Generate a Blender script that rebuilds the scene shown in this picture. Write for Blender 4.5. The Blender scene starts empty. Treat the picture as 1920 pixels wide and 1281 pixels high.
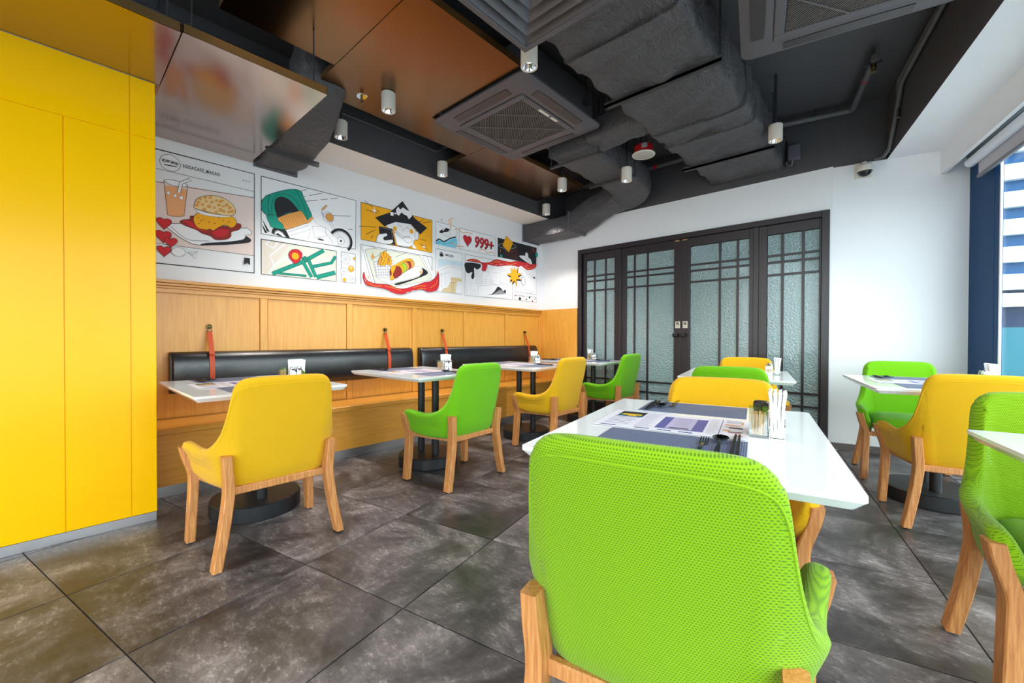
import bpy, bmesh, math, random
import numpy as np
from mathutils import Vector, Matrix, Euler
random.seed(7)
SC = bpy.context.scene
COL = SC.collection
R = math.radians

# ------------------------------------------------------------------ camera
F = 780.467; A1 = R(42.2314); A2 = R(30.3313); PITCH = R(.53834); ROLL = R(.1522); H = 1.03
D = A1 - A2                      # the tiled room grid is turned by D against the mural / door walls
cp, sp, cr, sr = math.cos(PITCH), math.sin(PITCH), math.cos(ROLL), math.sin(ROLL)
M = np.array([[cr, -sr, 0], [sr, cr, 0], [0, 0, 1]]) @ np.array([[1, 0, 0], [0, cp, -sp], [0, sp, cp]])
RT = np.array([math.cos(A1), math.sin(A1), 0]); FW = np.array([-math.sin(A1), math.cos(A1), 0]); DN = np.array([0, 0, -1.])
def lev2w(v): return v[0]*RT + v[1]*DN + v[2]*FW
C0 = np.array([0, 0, H])
def ray(px, py): return lev2w(M.T @ np.array([px-960, py-640.5, F]))
def onX(px, py, x): v = ray(px, py); return C0 + v*(x/v[0])
def onY(px, py, y): v = ray(px, py); return C0 + v*(y/v[1])
def onZ(px, py, z): v = ray(px, py); return C0 + v*((z-H)/v[2])
def W2(x, y, z=0.): c, s = math.cos(D), math.sin(D); return Vector((c*x-s*y, s*x+c*y, z))
def to2(x, y): c, s = math.cos(D), math.sin(D); return (c*x+s*y, -s*x+c*y)

cam = bpy.data.cameras.new('camera'); co = bpy.data.objects.new('camera', cam); COL.objects.link(co)
ax = [lev2w(M[0]), -lev2w(M[1]), -lev2w(M[2])]
m4 = Matrix.Identity(4)
for j in range(3):
    for i in range(3): m4[i][j] = ax[j][i]
m4[2][3] = H
co.matrix_world = m4
cam.sensor_fit = 'HORIZONTAL'; cam.sensor_width = 36.0; cam.lens = F/1920*36; cam.clip_start = .02; cam.clip_end = 300
SC.camera = co

# ------------------------------------------------------------------ world and exposure
wd = bpy.data.worlds.new('sky'); SC.world = wd; wd.use_nodes = True
bg = wd.node_tree.nodes['Background']
bg.inputs['Color'].default_value = (.95, .975, 1.0, 1); bg.inputs['Strength'].default_value = 5.0
SC.view_settings.view_transform = 'Standard'; SC.view_settings.look = 'None'
SC.view_settings.exposure = .45; SC.view_settings.gamma = 1.0; SC.view_settings.use_curve_mapping = False
SC.cycles.use_denoising = True
SC.cycles.max_bounces = 8; SC.cycles.diffuse_bounces = 5; SC.cycles.glossy_bounces = 4; SC.cycles.transmission_bounces = 6; SC.cycles.transparent_max_bounces = 8
SC.cycles.caustics_reflective = False; SC.cycles.caustics_refractive = False
SC.cycles.sample_clamp_indirect = 6.0
SPOT_W = 56.0

def portal(name, loc, rot, sx, sy):
    l = bpy.data.lights.new(name, 'AREA'); l.shape = 'RECTANGLE'; l.size = sx; l.size_y = sy; l.cycles.is_portal = True
    o = bpy.data.objects.new(name, l); COL.objects.link(o); o.location = loc; o.rotation_euler = rot; return o
# daylight portals in the window wall and the added glazed front (guides for sampling the sky only, they emit nothing)
portal('window_daylight', W2(1.50, .7, 1.3), (R(90), 0, D+R(90)), 7.3, 2.3)
portal('added_front_daylight', W2(-.8, -2.95, 1.4), (R(90), 0, D+R(180)), 4.4, 2.6)

# ------------------------------------------------------------------ materials
def srgb(r, g, b):
    f = lambda c: (c/255/12.92) if c/255 <= .04045 else ((c/255+.055)/1.055)**2.4
    return (f(r), f(g), f(b), 1)
MATS = {}
def mat(name, col, rough=.5, metal=0., spec=.5, **kw):
    if name in MATS: return MATS[name]
    m = bpy.data.materials.new(name); m.use_nodes = True
    b = m.node_tree.nodes['Principled BSDF']
    b.inputs['Base Color'].default_value = col; b.inputs['Roughness'].default_value = rough
    b.inputs['Metallic'].default_value = metal; b.inputs['Specular IOR Level'].default_value = spec
    for k, v in kw.items(): b.inputs[k.replace('_', ' ')].default_value = v
    m.diffuse_color = col
    MATS[name] = m; return m
class NT:
    def __init__(s, m): s.t = m.node_tree; s.b = s.t.nodes['Principled BSDF']
    def n(s, typ, **kw):
        o = s.t.nodes.new('ShaderNode'+typ)
        for k, v in kw.items(): setattr(o, k, v)
        return o
    def l(s, a, b): s.t.links.new(a, b)
    def math(s, op, a, b=None, c=None):
        o = s.n('Math', operation=op)
        for i, v in enumerate((a, b, c)):
            if v is None: continue
            if hasattr(v, 'links'): s.l(v, o.inputs[i])
            else: o.inputs[i].default_value = v
        return o.outputs[0]
    def ramp(s, fac, stops):
        o = s.n('ValToRGB'); el = o.color_ramp.elements
        while len(el) < len(stops): el.new(.5)
        for e, (p, c) in zip(el, stops): e.position = p; e.color = c
        s.l(fac, o.inputs[0]); return o.outputs[0]
    def noise(s, vec, scale, detail=4, rough=.55, dist=0):
        o = s.n('TexNoise'); s.l(vec, o.inputs['Vector']); o.inputs['Scale'].default_value = scale
        o.inputs['Detail'].default_value = detail; o.inputs['Roughness'].default_value = rough; o.inputs['Distortion'].default_value = dist
        return o.outputs['Fac']
    def mapping(s, vec, scale=(1, 1, 1), rot=(0, 0, 0), loc=(0, 0, 0)):
        o = s.n('Mapping'); s.l(vec, o.inputs[0]); o.inputs['Scale'].default_value = scale; o.inputs['Rotation'].default_value = rot; o.inputs['Location'].default_value = loc
        return o.outputs[0]
    def bump(s, h, strength=.3, dist=.01):
        o = s.n('Bump'); o.inputs['Strength'].default_value = strength; o.inputs['Distance'].default_value = dist
        s.l(h, o.inputs['Height']); s.l(o.outputs[0], s.b.inputs['Normal'])
    def coord(s, which='Object'): return s.n('TexCoord').outputs[which]
    def pos(s): return s.n('NewGeometry').outputs['Position']

WHITE = mat('white_paint', srgb(236, 237, 242), .75)
SOFFIT = mat('cream_paint', srgb(232, 231, 230), .75)
DARK = mat('charcoal_paint', srgb(74, 72, 76), .6)
BLACK = mat('black_metal', srgb(26, 27, 32), .42)
MATTEBLACK = mat('black', srgb(14, 14, 17), .5)
STEEL = mat('steel', srgb(205, 205, 210), .18, 1.0)
CHROME = mat('chrome', srgb(230, 230, 232), .06, 1.0)
KICK = mat('brushed_steel_kick', srgb(190, 186, 190), .33, 1.0)
LACQ = mat('white_lacquer', srgb(240, 242, 246), .07, 0, .6)
BLUE = mat('navy_window_frame', srgb(8, 64, 112), .55, 0, .2)
DOORW = mat('dark_brown_wood', srgb(44, 36, 41), .34)
LEATHER_S = mat('tan_leather', srgb(196, 72, 26), .45)
BRASS = mat('aged_brass', srgb(110, 92, 58), .4, 1.0)
PIPE = mat('grey_pipe', srgb(92, 93, 97), .45)
AC = mat('grey_plastic', srgb(92, 88, 94), .5)
RED = mat('red_paint', srgb(178, 18, 26), .4)
CREAMP = mat('cream_plastic', srgb(226, 222, 214), .45)
LAMPW = mat('lamp_white', srgb(228, 218, 208), .5)
SKIRT = mat('grey_skirting', srgb(100, 92, 90), .5)
NAPKIN = mat('napkin_paper', srgb(250, 250, 250), .9)
PICK = mat('pale_wood', srgb(236, 190, 130), .7)
GREYMAT_B = mat('glass_jar_dark', srgb(58, 46, 42), .08)
YELLOWW = mat('yellow_lacquer', srgb(255, 190, 0), .2, 0, .2)

def emat(name, col, e):
    m = mat(name, col, .4); m.node_tree.nodes['Principled BSDF'].inputs['Emission Color'].default_value = col
    m.node_tree.nodes['Principled BSDF'].inputs['Emission Strength'].default_value = e; return m
LED = emat('lamp_glow', srgb(255, 246, 230), 6.0)

def wood(name, dark, light, axis, rough=.3):
    m = mat(name, light, rough); t = NT(m); p = t.pos()
    sc = [34, 34, 34]; sc[axis] = 1.1
    g = t.noise(t.mapping(p, tuple(sc)), 3.2, 5, .62)
    sc2 = [150, 150, 150]; sc2[axis] = 3
    g2_ = t.noise(t.mapping(p, tuple(sc2)), 2.0, 2, .5)
    f = t.math('ADD', t.math('MULTIPLY', g, .65), t.math('MULTIPLY', g2_, .35))
    t.l(t.ramp(f, [(.32, dark), (.62, light)]), t.b.inputs['Base Color'])
    t.bump(f, .06, .002); return m
VENEER = wood('oak_veneer_upright', srgb(212, 142, 48), srgb(234, 172, 76), 2, .3)
VENEERH = wood('oak_veneer_level', srgb(204, 136, 46), srgb(228, 162, 68), 1, .28)
def legwood():
    m = mat('beech_leg', srgb(206, 138, 78), .42); t = NT(m); p = t.coord('Object')
    g = t.noise(t.mapping(p, (60, 60, 3)), 2.4, 4, .6)
    t.l(t.ramp(g, [(.3, srgb(172, 104, 54)), (.68, srgb(216, 152, 92))]), t.b.inputs['Base Color']); return m
LEGW = legwood()

def fabric(name, base, pit, px=.0056, pz=.0050):
    m = mat(name, base, .85, 0, .25); t = NT(m)
    sep = t.n('SeparateXYZ'); t.l(t.coord('UV'), sep.inputs[0])
    v = t.math('DIVIDE', sep.outputs[1], pz); row = t.math('FLOOR', v); fv = t.math('SUBTRACT', t.math('FRACT', v), .5)
    u = t.math('ADD', t.math('DIVIDE', sep.outputs[0], px), t.math('MULTIPLY', t.math('MODULO', row, 2.0), .5))
    fu = t.math('SUBTRACT', t.math('FRACT', u), .5)
    d = t.math('SQRT', t.math('ADD', t.math('MULTIPLY', fu, fu), t.math('MULTIPLY', t.math('MULTIPLY', fv, fv), 1.5)))
    s = t.n('MapRange', interpolation_type='SMOOTHSTEP'); t.l(d, s.inputs[0]); s.inputs[1].default_value = .08; s.inputs[2].default_value = .46
    t.l(t.ramp(s.outputs[0], [(0, pit), (1, base)]), t.b.inputs['Base Color'])
    t.bump(s.outputs[0], .4, .0016)
    t.b.inputs['Sheen Weight'].default_value = .15
    return m
F_GREEN = fabric('lime_mesh_fabric', srgb(128, 170, 0), srgb(74, 114, 0))
F_YEL = fabric('yellow_mesh_fabric', srgb(224, 172, 10), srgb(200, 146, 6), .0036, .0034)
F_GREEN2 = fabric('green_fabric', srgb(110, 182, 2), srgb(92, 160, 0), .0036, .0034)

def tile_mat():
    m = mat('worn_grey_tile', srgb(84, 80, 82), .32, 0, .45); t = NT(m)
    oi = t.n('ObjectInfo'); p = t.pos()
    off = t.n('CombineXYZ'); r = oi.outputs['Random']
    t.l(t.math('MULTIPLY', r, 37.), off.inputs[0]); t.l(t.math('MULTIPLY', r, 91.), off.inputs[1])
    ad = t.n('VectorMath', operation='ADD'); t.l(p, ad.inputs[0]); t.l(off.outputs[0], ad.inputs[1]); v = ad.outputs[0]
    big = t.noise(v, 2.6, 9, .68, .6)
    fine = t.noise(v, 70, 5, .75)
    st = t.noise(t.mapping(v, (3, 30, 1), (0, 0, -D)), 1.5, 6, .7, .3)
    f = t.math('ADD', t.math('MULTIPLY', big, .78), t.math('ADD', t.math('MULTIPLY', fine, .11), t.math('MULTIPLY', st, .11)))
    c = t.ramp(f, [(.40, srgb(44, 41, 44)), (.49, srgb(72, 68, 71)), (.57, srgb(106, 100, 103)), (.68, srgb(166, 159, 160))])
    fleck = t.math('MULTIPLY', t.ramp(t.noise(t.mapping(v, (1, 1.7, 1), (0, 0, .4)), 22, 9, .82), [(.53, (0, 0, 0, 1)), (.62, (1, 1, 1, 1))]), t.ramp(big, [(.44, (0, 0, 0, 1)), (.6, (1, 1, 1, 1))]))
    mix = t.n('MixRGB'); t.l(t.math('MULTIPLY', fleck, .6), mix.inputs[0]); t.l(c, mix.inputs[1]); mix.inputs[2].default_value = srgb(190, 183, 182)
    hv = t.n('HueSaturation'); t.l(mix.outputs[0], hv.inputs['Color']); t.l(t.math('ADD', t.math('MULTIPLY', r, .55), .75), hv.inputs['Value'])
    t.l(hv.outputs[0], t.b.inputs['Base Color'])
    t.l(t.math('ADD', t.math('MULTIPLY', big, .3), .23), t.b.inputs['Roughness'])
    t.bump(f, .05, .002); return m
TILE = tile_mat()
GROUT = mat('dark_grout', srgb(34, 32, 33), .8)

def panel_metal():
    m = mat('bronze_mirror_metal', srgb(182, 162, 154), .14, 1.0); t = NT(m); p = t.pos()
    n = t.noise(p, 1.6, 2, .5)
    t.l(t.math('ADD', t.math('MULTIPLY', n, .14), .09), t.b.inputs['Roughness'])
    t.bump(n, .12, .01); return m
PANEL = panel_metal()
PANELB = mat('bronze_brushed_metal', srgb(126, 92, 62), .25, 1.0)
GOLDEDGE = mat('gold_edge', srgb(206, 166, 112), .35, 1.0)

def leather():
    m = mat('black_leather', srgb(20, 21, 28), .3, 0, .8); t = NT(m); p = t.coord('Object')
    n = t.noise(p, 38, 6, .7); t.l(t.math('ADD', t.math('MULTIPLY', n, .24), .19), t.b.inputs['Roughness'])
    t.bump(t.math('ADD', t.math('MULTIPLY', n, .5), t.noise(p, 9, 3, .6)), .045, .006); return m
LEATHER = leather()

def frosted():
    m = mat('pebbled_glass', srgb(158, 184, 188), .16, 0, .9); t = NT(m); p = t.pos()
    vo = t.n('TexVoronoi'); t.l(p, vo.inputs['Vector']); vo.inputs['Scale'].default_value = 58
    n = t.noise(p, 60, 3, .6)
    h = t.math('ADD', vo.outputs['Distance'], t.math('MULTIPLY', n, .8))
    t.bump(h, 1.0, .008)
    t.b.inputs['Transmission Weight'].default_value = .25
    t.b.inputs['IOR'].default_value = 1.45
    t.b.inputs['Coat Weight'].default_value = .6; t.b.inputs['Coat Roughness'].default_value = .08
    return m
FROST = frosted()

def clear_glass(name, tint, gl=.07):
    m = bpy.data.materials.new(name); m.use_nodes = True; nt = m.node_tree; nt.nodes.clear()
    o = nt.nodes.new('ShaderNodeOutputMaterial'); mx = nt.nodes.new('ShaderNodeMixShader')
    tr = nt.nodes.new('ShaderNodeBsdfTransparent'); g = nt.nodes.new('ShaderNodeBsdfGlossy')
    tr.inputs[0].default_value = tint; g.inputs['Roughness'].default_value = .02; g.inputs[0].default_value = (1, 1, 1, 1)
    mx.inputs[0].default_value = gl
    nt.links.new(tr.outputs[0], mx.inputs[1]); nt.links.new(g.outputs[0], mx.inputs[2]); nt.links.new(mx.outputs[0], o.inputs[0])
    return m
PANE = clear_glass('window_glass', (.9, .97, .97, 1), .05)
ACRYL = clear_glass('clear_acrylic', (.93, .95, .95, 1), .12)

def wrap():
    m = mat('painted_duct_wrap', srgb(84, 82, 86), .42, 0, .5); t = NT(m); p = t.pos()
    a = t.noise(p, 5, 5, .65, 1.2); b = t.noise(t.mapping(p, (18, 6, 12)), 1.5, 4, .6, 2.0)
    t.bump(t.math('ADD', a, t.math('MULTIPLY', b, .5)), .9, .045); return m
WRAP = wrap()
def placemat():
    m = mat('slate_placemat', srgb(88, 98, 128), .6); t = NT(m); p = t.coord('Object')
    w = t.n('TexWave'); t.l(t.mapping(p, (1, 1, 1)), w.inputs[0]); w.inputs['Scale'].default_value = 60; w.inputs['Distortion'].default_value = 3
    t.l(t.ramp(w.outputs['Fac'], [(0, srgb(82, 92, 120)), (1, srgb(104, 114, 142))]), t.b.inputs['Base Color']); t.bump(w.outputs['Fac'], .3, .002); return m
PMAT = placemat()

# ------------------------------------------------------------------ mesh helpers
class MB:
    def __init__(s): s.v = []; s.f = []; s.m = []; s.uv = None
    def add(s, vs, fs, mi=0):
        o = len(s.v); s.v += [tuple(map(float, p)) for p in vs]; s.f += [tuple(i+o for i in f) for f in fs]; s.m += [mi]*len(fs); return s
    def box(s, x0, x1, y0, y1, z0, z1, mi=0, bev=0):
        if bev > 0: return s.bbox(x0, x1, y0, y1, z0, z1, bev, mi)
        v = [(x, y, z) for x in (x0, x1) for y in (y0, y1) for z in (z0, z1)]
        return s.add(v, [(0, 1, 3, 2), (4, 6, 7, 5), (0, 4, 5, 1), (2, 3, 7, 6), (0, 2, 6, 4), (1, 5, 7, 3)], mi)
    def bbox(s, x0, x1, y0, y1, z0, z1, b, mi=0):
        # chamfered box
        b = min(b, (x1-x0)/2.01, (y1-y0)/2.01, (z1-z0)/2.01); vs = []; idx = {}
        for i, x in enumerate((x0, x1)):
            for j, y in enumerate((y0, y1)):
                for k, z in enumerate((z0, z1)):
                    sx, sy, sz = (1-2*i), (1-2*j), (1-2*k)
                    for a, p in enumerate(((x, y+sy*b, z+sz*b), (x+sx*b, y, z+sz*b), (x+sx*b, y+sy*b, z))):
                        idx[i, j, k, a] = len(vs); vs.append(p)
        g = lambda i, j, k, a: idx[i, j, k, a]; fs = []
        for i in (0, 1): fs.append([g(i, 0, 0, 0), g(i, 1, 0, 0), g(i, 1, 1, 0), g(i, 0, 1, 0)])
        for j in (0, 1): fs.append([g(0, j, 0, 1), g(1, j, 0, 1), g(1, j, 1, 1), g(0, j, 1, 1)])
        for k in (0, 1): fs.append([g(0, 0, k, 2), g(1, 0, k, 2), g(1, 1, k, 2), g(0, 1, k, 2)])
        for i in (0, 1):
            for j in (0, 1): fs.append([g(i, j, 0, 0), g(i, j, 1, 0), g(i, j, 1, 1), g(i, j, 0, 1)])
            for k in (0, 1): fs.append([g(i, 0, k, 0), g(i, 1, k, 0), g(i, 1, k, 2), g(i, 0, k, 2)])
        for j in (0, 1):
            for k in (0, 1): fs.append([g(0, j, k, 1), g(1, j, k, 1), g(1, j, k, 2), g(0, j, k, 2)])
        for i in (0, 1):
            for j in (0, 1):
                for k in (0, 1): fs.append([g(i, j, k, 0), g(i, j, k, 1), g(i, j, k, 2)])
        return s.add(vs, fs, mi)
    def prism(s, poly, z0, z1, mi=0):
        n = len(poly); v = [(x, y, z0) for x, y in poly]+[(x, y, z1) for x, y in poly]
        return s.add(v, [tuple(range(n-1, -1, -1)), tuple(range(n, 2*n))]+[(i, (i+1) % n, n+(i+1) % n, n+i) for i in range(n)], mi)
    def lathe(s, prof, c=(0, 0, 0), n=24, mi=0, axis='z', cap=True):
        vs = []; fs = []
        for r, h in prof:
            for i in range(n):
                a = 2*math.pi*i/n; p = (r*math.cos(a), r*math.sin(a), h)
                if axis == 'x': p = (p[2], p[0], p[1])
                if axis == 'y': p = (p[0], p[2], p[1])
                vs.append((p[0]+c[0], p[1]+c[1], p[2]+c[2]))
        for k in range(len(prof)-1):
            for i in range(n):
                j = (i+1) % n; fs.append((k*n+i, k*n+j, (k+1)*n+j, (k+1)*n+i))
        if cap: fs.append(tuple(range(n-1, -1, -1))); fs.append(tuple((len(prof)-1)*n+i for i in range(n)))
        return s.add(vs, fs, mi)
    def cyl(s, r, z0, z1, c=(0, 0), n=20, mi=0): return s.lathe([(r, z0), (r, z1)], (c[0], c[1], 0), n, mi)
    def sweep(s, pts, sec, mi=0, up=(0, 0, 1), cap=True, scales=None):
        # sweep a closed 2-D section along a polyline
        P = [Vector(p) for p in pts]; n = len(sec); vs = []; fs = []
        up = Vector(up)
        for i, p in enumerate(P):
            t = (P[min(i+1, len(P)-1)]-P[max(i-1, 0)]).normalized()
            a = t.cross(up)
            if a.length < 1e-4: a = t.cross(Vector((1, 0, 0)))
            a.normalize(); b = a.cross(t).normalized()
            k = scales[i] if scales else 1.
            for x, y in sec: vs.append(p+a*(x*k)+b*(y*k))
        for i in range(len(P)-1):
            for j in range(n):
                q = (j+1) % n; fs.append((i*n+j, i*n+q, (i+1)*n+q, (i+1)*n+j))
        if cap: fs.append(tuple(range(n-1, -1, -1))); fs.append(tuple((len(P)-1)*n+j for j in range(n)))
        return s.add(vs, fs, mi)
    def tube(s, pts, r, mi=0, n=10, up=(0, 0, 1)):
        return s.sweep(pts, [(r*math.cos(2*math.pi*i/n), r*math.sin(2*math.pi*i/n)) for i in range(n)], mi, up)
    def mesh(s, name, mats, smooth=False):
        me = bpy.data.meshes.new(name); me.from_pydata(s.v, [], s.f)
        for m in (mats if isinstance(mats, (list, tuple)) else [mats]): me.materials.append(m)
        me.polygons.foreach_set('material_index', s.m)
        if s.uv is not None:
            u = me.uv_layers.new(name='UVMap')
            for l in me.loops: u.data[l.index].uv = s.uv[l.vertex_index]
        bm = bmesh.new(); bm.from_mesh(me); bmesh.ops.recalc_face_normals(bm, faces=bm.faces); bm.to_mesh(me); bm.free()
        if smooth:
            me.polygons.foreach_set('use_smooth', [True]*len(me.polygons))
            try: me.set_sharp_from_angle(angle=R(smooth if smooth is not True else 40))
            except Exception: pass
        me.update(); return me
    def build(s, name, mats, parent=None, smooth=False): return link(name, s.mesh(name, mats, smooth), parent)
def link(name, me, parent=None):
    o = bpy.data.objects.new(name, me); COL.objects.link(o)
    if parent is not None: o.parent = parent
    return o
def tag(o, label=None, cat=None, group=None, kind=None):
    for k, v in (('label', label), ('category', cat), ('group', group), ('kind', kind)):
        if v: o[k] = v
    return o
def thing(name, label, cat, loc=(0, 0, 0), rz=0., group=None):
    o = bpy.data.objects.new(name, None); COL.objects.link(o); o.empty_display_size = .1
    o.location = loc; o.rotation_euler = (0, 0, rz); return tag(o, label, cat, group)
def struct(o): o['kind'] = 'structure'; return o
def copy_tree(o, parent=None):
    c = o.copy(); COL.objects.link(c)
    if parent is not None: c.parent = parent
    for ch in list(o.children): copy_tree(ch, c)
    return c
def rrect(w, h, r, n=4, cx=0, cy=0):
    out = []
    for sx, sy, a0 in ((1, 1, 0), (-1, 1, 90), (-1, -1, 180), (1, -1, 270)):
        for i in range(n+1):
            a = R(a0+90*i/n); out.append((cx+sx*(w/2-r)+r*math.cos(a), cy+sy*(h/2-r)+r*math.sin(a)))
    return out
def text_mesh(s, size, bold=0., shear=0., ext=.0003, space=1.):
    cu = bpy.data.curves.new('lettering', 'FONT'); cu.body = s; cu.size = size; cu.offset = bold; cu.shear = shear; cu.extrude = ext; cu.space_character = space
    cu.align_x = 'CENTER'; cu.align_y = 'CENTER'; cu.resolution_u = 4
    o = bpy.data.objects.new('lettering', cu); COL.objects.link(o)
    dg = bpy.context.evaluated_depsgraph_get(); me = bpy.data.meshes.new_from_object(o.evaluated_get(dg))
    bpy.data.objects.remove(o); return me
def add_text(name, s, size, m, origin, xdir, ydir, parent=None, width=None, **kw):
    me = text_mesh(s, size, **kw); me.materials.clear(); me.materials.append(m)
    X = Vector(xdir).normalized(); Y = Vector(ydir).normalized(); Zv = X.cross(Y)
    mt = Matrix((X, Y, Zv)).transposed().to_4x4(); mt.translation = Vector(origin)
    if width:
        xs = [v.co.x for v in me.vertices]
        k = width/(max(xs)-min(xs)) if xs else 1
        me.transform(Matrix.Diagonal((k, 1, 1, 1)))
    me.transform(mt); return link(name, me, parent)

# ================================================================== THE ROOM
XL, YB, WB, XW, ZC, ZD = -3.85, 4.87, 4.855, 1.51, 3.157, 2.625
YR = -3.0                                 # unseen glazed front added behind the viewpoint for soft daylight (room grid)
kx = -.422                                # where the door wall meets the turned wall
KX2 = to2(kx, YB)[0]
# --- floor: grout bed + tiles
P_bl = W2(-4.2, YR); 
fl = MB(); fl.prism([(XL, YB), (XL, -3.6)] + [tuple(W2(x, y)[:2]) for x, y in ((-3.4, YR), (XW+.1, YR), (XW+.1, WB))] + [(kx, YB)], -.12, -.004)
floor = struct(fl.build('floor', GROUT))
def clip(poly, a, b, c):
    out = []
    for i in range(len(poly)):
        p, q = poly[i], poly[(i+1) % len(poly)]; dp = a*p[0]+b*p[1]-c; dq = a*q[0]+b*q[1]-c
        if dp <= 0: out.append(p)
        if dp*dq < 0: t = dp/(dp-dq); out.append((p[0]+t*(q[0]-p[0]), p[1]+t*(q[1]-p[1])))
    return out
TX, TY, TX0, TY0, G = .603, .6225, -1.752, .5265, .0022
full = MB(); full.box(-TX/2+G, TX/2-G, -TY/2+G, TY/2-G, -.010, 0, 0, .0012); tile_me = full.mesh('floor_tile', TILE)
cD, sD = math.cos(D), math.sin(D)
for i in range(-7, 6):
    for j in range(-6, 8):
        x0, y0 = TX0+i*TX, TY0+j*TY
        q = [(x0+G, y0+G), (x0+TX-G, y0+G), (x0+TX-G, y0+TY-G), (x0+G, y0+TY-G)]
        cx, cy = x0+TX/2, y0+TY/2; wc = W2(cx, cy)
        full_poly = list(q)
        q = clip(q, -cD, sD, -XL)                        # right of the mural wall
        if wc.x < kx: q = clip(q, sD, cD, YB) if q else q
        else: q = clip(q, 0, 1, WB) if q else q
        if q: q = clip(q, 1, 0, XW)
        if q: q = clip(q, 0, -1, -YR)
        if len(q) < 3: continue
        area = abs(sum(q[k][0]*q[(k+1) % len(q)][1]-q[(k+1) % len(q)][0]*q[k][1] for k in range(len(q))))/2
        if area < .004: continue
        if area > .999*(TX-2*G)*(TY-2*G): o = link('floor_tile', tile_me, floor)
        else: o = MB().prism([(a-cx, b-cy) for a, b in q], -.010, 0).build('floor_tile', TILE, floor)
        o.location = wc; o.rotation_euler.z = D
# --- walls
wl = MB(); wl.box(XL-.12, XL, -3.6, YB+.12, 0, ZC)
struct(wl.build('wall_left', WHITE))
bw = MB()   # door wall with its opening
OX0, OX1, OZ = -3.184, kx, 2.23
bw.box(XL-.12, OX0, YB, YB+.12, 0, ZD); bw.box(OX0, OX1+.02, YB, YB+.12, OZ, ZD)
bw.box(XL-.12, OX1+.02, YB, YB+.12, ZD, ZC, 1)
struct(bw.build('wall_back', [WHITE, DARK]))
rw = MB(); rw.box(KX2, XW+.022, WB, WB+.14, 0, ZD-.01); rw.box(KX2, XW+.022, WB, WB+.14, ZD-.01, ZC, 1)
o = struct(rw.build('wall_corner', [WHITE, DARK])); o.rotation_euler.z = D
sk = MB(); sk.box(KX2+.012, XW, WB-.012, WB, 0, .062); o = struct(sk.build('baseboard_corner', SKIRT)); o.rotation_euler.z = D
# ceiling slab
sl = MB(); sl.prism([(XL-.12, YB+.12), (XL-.12, -3.8)]+[tuple(W2(x, y)[:2]) for x, y in ((-3.5, YR-.2), (XW+.2, YR-.2), (XW+.2, WB+.14))]+[(kx, YB+.14)], ZC, ZC+.15)
struct(sl.build('ceiling', DARK))
# beam over the mural: pale underside, charcoal side
bm_ = MB(); XS = -3.41
bm_.add([(XL, -3.4, ZD), (XS, -3.4, ZD), (XS, YB, ZD), (XL, YB, ZD)], [(0, 1, 2, 3)], 0)
bm_.add([(XS, -3.4, ZD), (XS, YB, ZD), (XS, YB, ZC), (XS, -3.4, ZC)], [(0, 1, 2, 3)], 1)
bm_.add([(XL, -3.4, ZD), (XS, -3.4, ZD), (XS, -3.4, ZC), (XL, -3.4, ZC)], [(0, 1, 2, 3)], 1)
struct(bm_.build('trim_1', [SOFFIT, DARK]))
# beam along the windows: charcoal side, white underside, hanging white pelmet
wb = MB(); ZS = 2.612
wb.add([(.991, YR, ZS), (1.345, YR, ZS), (1.345, WB, ZS), (.991, WB, ZS)], [(0, 1, 2, 3)], 0)
wb.add([(.991, YR, ZS), (.991, WB, ZS), (.991, WB, ZC), (.991, YR, ZC)], [(0, 1, 2, 3)], 1)
wb.box(1.333, 1.36, YR, WB, 2.41, ZS+.02, 0); wb.box(1.36, XW, YR, WB, 2.56, 2.60, 0)
o = struct(wb.build('trim_2', [WHITE, DARK])); o.rotation_euler.z = D

# --- window wall (room grid): navy jamb, frames, panes
def framed_window(name, along, c, u0, u1, z0, z1, mull, jamb=None):
    """along 'y': plane x=c ; along 'x': plane y=c"""
    fr = MB()
    def bx(a0, a1, p0, p1, b0, b1):
        if along == 'y': fr.box(p0, p1, a0, a1, b0, b1)
        else: fr.box(a0, a1, p0, p1, b0, b1)
    bx(u0, u1, c, c+.022, z0, z0+.06); bx(u0, u1, c, c+.022, z1-.06, z1)
    for m_ in mull: bx(m_-.03, m_+.03, c, c+.022, z0+.06, z1-.06)
    o = struct(fr.build(name, BLUE)); o.rotation_euler.z = D
    for a, b in zip(mull[:-1], mull[1:]):
        p = MB()
        if along == 'y': p.box(c+.012, c+.018, a+.03, b-.03, z0+.06, z1-.06)
        else: p.box(a+.03, b-.03, c+.012, c+.018, z0+.06, z1-.06)
        p.build('pane', PANE, o)
    return o
w1 = framed_window('window_1', 'y', XW, YR, 4.43, 0, 2.56, [YR+.03, -1.55, -.1, 1.35, 2.8, 4.40])
jb = MB(); jb.box(XW, XW+.022, 4.44, WB, 0, 2.56); jb.build('jamb', BLUE, w1)
rod = MB(); rod.box(XW+.001, XW+.012, 4.352, 4.370, .06, 2.5); rod.build('glazing_bead', LACQ, w1)
w2 = framed_window('window_added', 'x', YR-.07, -3.2, XW, 0, ZC, [-3.17, -1.95, -.8, .35, XW-.03])  # out of view, added to let broad daylight in from behind
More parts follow.
